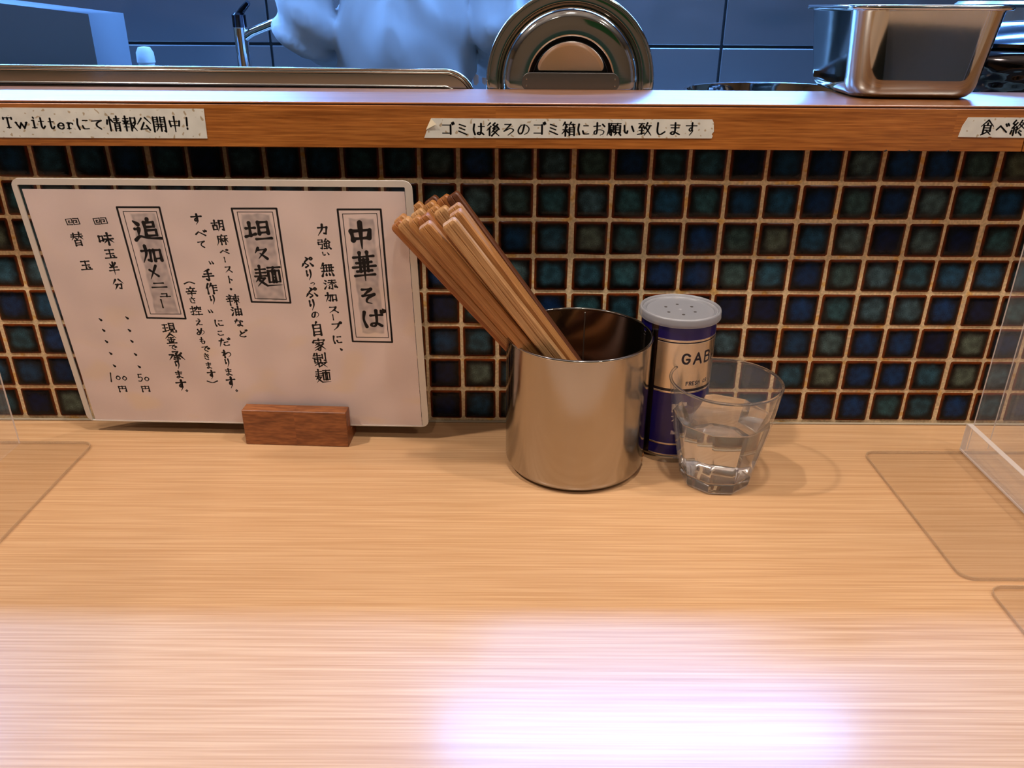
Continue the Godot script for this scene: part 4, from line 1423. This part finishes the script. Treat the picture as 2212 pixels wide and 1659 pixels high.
# ---------------------------------------------------------------- data
const STROKES := """
中 364d 36h6gc 4cgc Ta0ak
華 23i3 7075 d0d5 47g7 1aja 4dgd 777d d7dd 2gig Ta5ak
そ 52e2 Te259 59h8 CTh8ac9gei
ば C322a4i 86i6 Cd1ddbi8h9fdfhi Dh1i3 Dj0k2
力 36h6 h6fhcg CTa1992j
強 127276 1676 161a7a6i4h d1a6h5 Df3i7 a9h9heaea9 d7di 9iih Dgfjj
い C354e7g8d De6hd
無 T5025 53h3 17j7 2cic 535c 939c d3dc g3gc D4e2j D8f8i Dcfdi Dgeij
添 D2143 D0638 T1i5b 82i2 76j6 CTd2c77c Td6jb dadjbi D9d8h Dgchf Dickg
加 1696 968h6g CT51591i c6ch c6i6ih cfif
ス 44f4 CTf4ca3i bbii
ー a2bi
プ 35f5 CTf5cc5j Ci1k3i5g3i1
に C332b4i a5h5 C9dbhih
、 D77cd
ぷ D91c4 Cb57acf8i T5c2h Dfbjg Ch2j4h6f4h2
り C525b79 CTe1fa9j
っ CT49c7gb9h
の CTb48f4h2c65d4i9gfbi
自 Ta083 444j 44g4gj 49g9 4ege 4igi
家 Da0a3 D3326 33i3 Ti3g6 57g7 Tb74b C99ccbj8i Tbb3f Tce3j Tg9cc Tcbji
製 T3013 13a3 06b6 606b 282b 28a8aa d2d7 h0hbfa Dabad 2did T9d1h 7f7jbh Tgecg Tadik
麺 2393 2696 5059 19a9 T591e T3b8b2i T4d9iki b2k2 f2e5 b5j5jfbfb5 e5ef g5gf e8g8 ebgb
坦 1787 424e 0f8d b2bd b2i2id b7i7 bcic 8iki
々 T7229 65i5 Ti56h D9aii
胡 0595 5159 29898g2g29 CTc2cb9j c2i2iigh c7i7 ccic
麻 Da0a2 33j3 CT333c0j 58b8 858i T895e D99bc c8j8 f5fi Tf9ce Tg9kf
ペ 2c76ig Cf3h5f7d5f3
ト 828j D98fc
・ D88bb
辣 D5062 1393 D3547 D7467 08a8 1c9c 585j b4k4 c7j7jbcbc7 f1fj Tfbbg Tgbkg
油 D2143 D0638 T1i5b 868i 86i6ii d1di 8cic 8hih
な 25a5 T712b Dd4i7 Cd8deai7gaehi
ど D6288 Cf65c5gcigh Dg1i3 Dj0k2
す 25i5 CTb1ba9d7b98bacd8j
べ 2c76ig Df3h6 Di2k5
て 25h4 Ch4a89dfi
〃 D649c Dd4gc
手 Td144 48g8 1cjc Ca3bgaj7h
作 T611a 474j Tb178 a5j5 d5dj d9j9 deje
こ 55e5 C4d8hhg
だ 1695 T621i aag9 C9ebhig Dg2i4 Dj0k3
わ 515j 1665 T651f CT2dc7g8hdci
ま 34h4 48g8 Ca1ae7i4g8ehi
。 C97ca9d6a97
( C1ea7je
) C16adj6
辛 Da0a3 34h4 D6679 De5d9 1aja 3ehe Taaak
さ 36g5 81ec C4b6hei
控 1585 515i2h 1c8a Dd0d3 9396 93j3i6 Tc59a f5f8j8 acic ecei 8iki
え D91c3 47e7 Te73i C3i9cahii
め 448f CTd29e4i1ea7h9hebj
も C917c9ifhhc 36d6 3bdb
で 25g4 Cg4a88dfi Df8hb Di7ka
き 34f3 38g7 70ed C4d7hei
追 D1144 1848 T483e C0i4fahki Tc0b3 939f 93g3g797 9ahahf9f
メ Te13i 46ff
ニ 45f5 1fif
ュ 48d8cg 1gig
味 151d 15656c 1c6c 95i5 8aka d1dj Tda7g Teakg
玉 33h3 4aga a3ah 1iji Dddgf
半 D4276 Tf1c6 38h8 1djd Ta0ak
分 T7119 Tc1j9 5afa faeibh T9a3j
替 1393 06a6 CT51470b D679a b3j3 a6k6 CTf0e6ba Tg7kb 5c5k 5cfcfk 5gfg 5jfj
現 1383 1989 434f 0g9e b1bc b1i1ic b5i5 b8i8 bcic CTdcch8j fcfikikf
金 Ta019 Ta0j9 68e8 4cgc a8ai D6e7h Deech 2jij
承 61d1a5 Ca5bdaj8i 78d8 7bdb 6eee T16660f Th4d8 Te7kg
円 232j 23i3ijgi a3aa 2aia
1 c06k
0 Ca4gaag4aa4
5 f262 6259 C59d9fe9j3i
@ 9i1i03929d4d4868 b2j2khbib7g7gcec
T 23i3 a3aj 6jej 2325 i3i5
w 176j 6ja8 a8ej ejj7 0737 h7k7
i a7aj 67a7 5jfj Da2b3
t C939gcjgg 48f8
e 4cgc Cgcf8a64b5gbjgg
r 777j 3777 3jbj C7bb7g8 Df8g9
! Db1ad Dahai
情 515j D251a D7497 b3j3 f0f8 b5i5 a8k8 cacj caiaijgj cdid cgig
報 505j 2393 16a6 D3749 D8769 1aaa 2e9e c2cj c2i2i7g8 c9i9 Ti9ci Tdbjj
公 T721a Tc1j9 a85hfg Ddchi
開 212k 218187 2484 2787 c1c7 c1i1ikgj c4i4 c7i7 5afa 4dgd CT8a8e5j cacj
ゴ 34f4fh 3gfg Dh1i3 Dj0k2
ミ 53e6 58db 4dgi
は C332b4i 96i6 Cd2ddbi8h9fdfhi
後 T6125 T761c 595j d1a4e6 h3a9i8 Dg6ja Tca8f Tcbhb hb8k Tbdjk
ろ 43d3 Td33d CT3dc9hc9j
箱 T4015 4393 D5377 Td0a5 d3j3 Dg3h7 1b9b 575k T5b0h D6c9f b8bj b8i8ij bbib beie biii
お 26c5 CT717c6h3h4dbbhdghcj Df3i6
願 12a2 CT222b0j T6255 45959b4b45 4898 6b6j4i D4d3g D8daf b2k2 Tf2e5 c5j5jfcfc5 c8j8 cbjb Tefbj Dhfkj
致 12a2 622897 D85a9 2c9c 696h 0iag Te1b8 d5k5 CTi5fcaj Tc8kj
し C616eaihe
食 Ta018 Ta0j8 Da4a6 57f7fd 5afa 5dfd 575i 3jag Tgecg T9dhj
終 502466 832a99 D88ab 5a5j D2d1h D8c9g Te0a7 e3i3 Ti3ac Tc5kb Dddge Dcfhj
ブ 35f5 CTf5cc5j Dg1h3 Dj0k2
G Ch5c2532a5gcihe hehb hbbb
A 1ja1 a1jj 4cgc
B 313j 31c1 Cc1g3g7c9 39c9 Cc9hbhhcj 3jcj
N 313j 31hj hjh1
F 313j 31h1 3ada
R 313j 31c1 Cc1h3h8ca 3aca baij
E 313j 31h1 3afa 3jhj
S Cg4a14479cbgfak3g
H 313j h1hj 3aha
C Ch5c2532a5gcihe
I a1aj
M 2j21 21aj aji1 i1ij
"""
const TEXT_MENU := "中 2574 349 224 225|華 2575 605 213 256|そ 2576 862 170 170|ば 2602 1062 207 175|力 2279 304 104 102|強 2280 420 112 97|い 2281 499 72 49|無 2277 634 120 122|添 2285 761 115 95|加 2279 872 109 96|ス 2283 981 99 75|ー 2272 1052 41 64|プ 2290 1132 100 85|に 2285 1254 87 94|、 2305 1346 42 44|ぷ 2118 575 113 106|り 2124 682 67 101|っ 2144 754 54 52|ぷ 2119 834 112 106|り 2113 945 68 108|の 2128 1028 76 73|自 2126 1161 109 137|家 2124 1307 127 127|製 2118 1458 136 147|麺 2116 1614 144 150|坦 1771 316 217 179|々 1765 502 120 127|麺 1786 700 237 204|胡 1467 278 108 103|麻 1478 394 99 98|ペ 1477 491 88 56|ー 1465 558 40 51|ス 1478 639 74 69|ト 1476 726 65 70|・ 1468 810 27 29|辣 1467 907 113 106|油 1480 1007 100 95|な 1478 1114 84 78|ど 1492 1215 85 79|に 1311 1116 84 75|こ 1305 1210 71 67|だ 1323 1299 102 93|わ 1324 1408 93 82|り 1310 1497 58 91|ま 1305 1587 73 81|す 1307 1691 97 128|。 1344 1771 53 62|す 1308 228 105 95|べ 1315 341 100 69|て 1307 430 74 77|〃 1348 588 67 58|手 1304 691 106 110|作 1308 808 107 105|り 1299 909 62 91|〃 1256 1015 70 62|( 1137 759 99 44|辛 1137 837 99 93|さ 1134 914 69 64|控 1140 1009 105 93|え 1142 1111 67 71|め 1141 1200 79 73|も 1137 1286 57 74|で 1148 1362 72 72|き 1144 1440 60 69|ま 1144 1525 61 73|す 1151 1615 88 98|) 1145 1687 106 48|追 894 321 223 193|加 888 518 189 171|メ 871 675 120 136|ニ 887 784 152 75|ュ 916 865 104 67|ー 869 948 56 96|現 877 1173 121 104|金 873 1271 111 100|で 870 1351 69 65|承 883 1443 142 116|り 872 1526 58 92|ま 865 1620 82 85|す 863 1726 112 121|。 902 1780 59 59|@ 544 248 114 64|味 548 396 127 114|玉 549 517 108 96|半 548 643 93 113|分 549 781 105 103|、 543 1079 56 57|、 534 1195 51 51|、 529 1298 52 52|、 529 1424 52 53|、 532 1544 52 54|5 516 1655 62 86|0 570 1668 65 69|円 536 1766 83 70|@ 322 255 114 64|替 319 398 102 115|玉 325 617 104 98|、 313 1099 57 57|、 313 1198 51 52|、 309 1304 52 52|、 315 1418 52 53|、 316 1539 53 54|1 258 1657 50 90|0 319 1662 62 69|0 375 1665 62 69|円 330 1770 83 70"
const TEXT_LEFT := "T -37132 27120 775 879|w -36144 26990 917 677|i -35177 27114 704 879|t -34585 27101 704 913|t -33871 27071 705 914|e -33162 26940 705 678|r -32463 26978 705 678|に -31453 27018 1058 982|て -30364 27007 987 881|情 -29126 27032 1093 1084|報 -27909 27039 1128 1084|公 -26802 27025 1128 1050|開 -25638 27032 1093 1084|中 -24474 27039 1058 1084|! -23551 27078 775 948"
const TEXT_MIDDLE := "ゴ -3718 26791 1025 986|ミ -2536 26798 1025 986|は -1294 26806 1025 986|後 -229 26812 1025 986|ろ 976 26819 1025 986|の 2112 26826 1025 986|ゴ 3259 26833 1025 986|ミ 4406 26839 1025 986|箱 5565 26846 1025 986|に 6688 26853 1025 986|お 7871 26860 1025 986|願 9018 26867 1025 986|い 10153 26873 1025 986|致 11336 26880 1025 986|し 12542 26887 1025 986|ま 13666 26894 1025 985|す 14907 26901 1025 985"
const TEXT_RIGHT := "食 37468 27130 1024 1119|べ 38617 27092 989 882|終 39813 27120 1059 1119"
const TIPS := """
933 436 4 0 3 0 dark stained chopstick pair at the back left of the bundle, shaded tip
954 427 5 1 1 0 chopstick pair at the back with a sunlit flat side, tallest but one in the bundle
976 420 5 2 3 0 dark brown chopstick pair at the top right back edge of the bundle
911 463 2 0 0 4 pale chopstick pair high on the left outline of the bundle above the lowest tips
933 452 3 1 0 -5 chopstick pair whose dark grained tip sits in the upper middle of the bundle
942 462 2 2 0 3 chopstick pair just right of the dark grained tip in the upper middle
957 462 1 0 2 0 chopstick pair in the centre with a deep gap under its tip
979 446 4 1 0 4 golden chopstick pair at the upper right of the pale tips
982 459 3 2 0 -3 chopstick pair on the right side of the bundle running down its right outline
919 483 0 0 2 5 pale chopstick pair in the left centre with a visible split line in its tip
895 497 -2 1 0 0 leftmost pale chopstick pair, tip nearest to the menu sheet
897 510 -4 2 0 4 chopstick pair just under the leftmost tip
907 518 -5 0 2 -4 pale chopstick pair low on the left with a lighter rounded tip
924 509 -4 1 0 3 pale chopstick pair in the lower middle next to the frontmost tip
934 493 -1 2 1 0 pale chopstick pair in the middle of the bundle with grey rounded tip
970 481 2 0 2 3 thick whitish chopstick pair on the right front, glossy flat side
945 520 -5 1 0 0 frontmost chopstick pair, lowest right tip of the bundle
902 531 -8 2 1 0 reddish chopstick pair forming the lower left outline of the bundle
"""
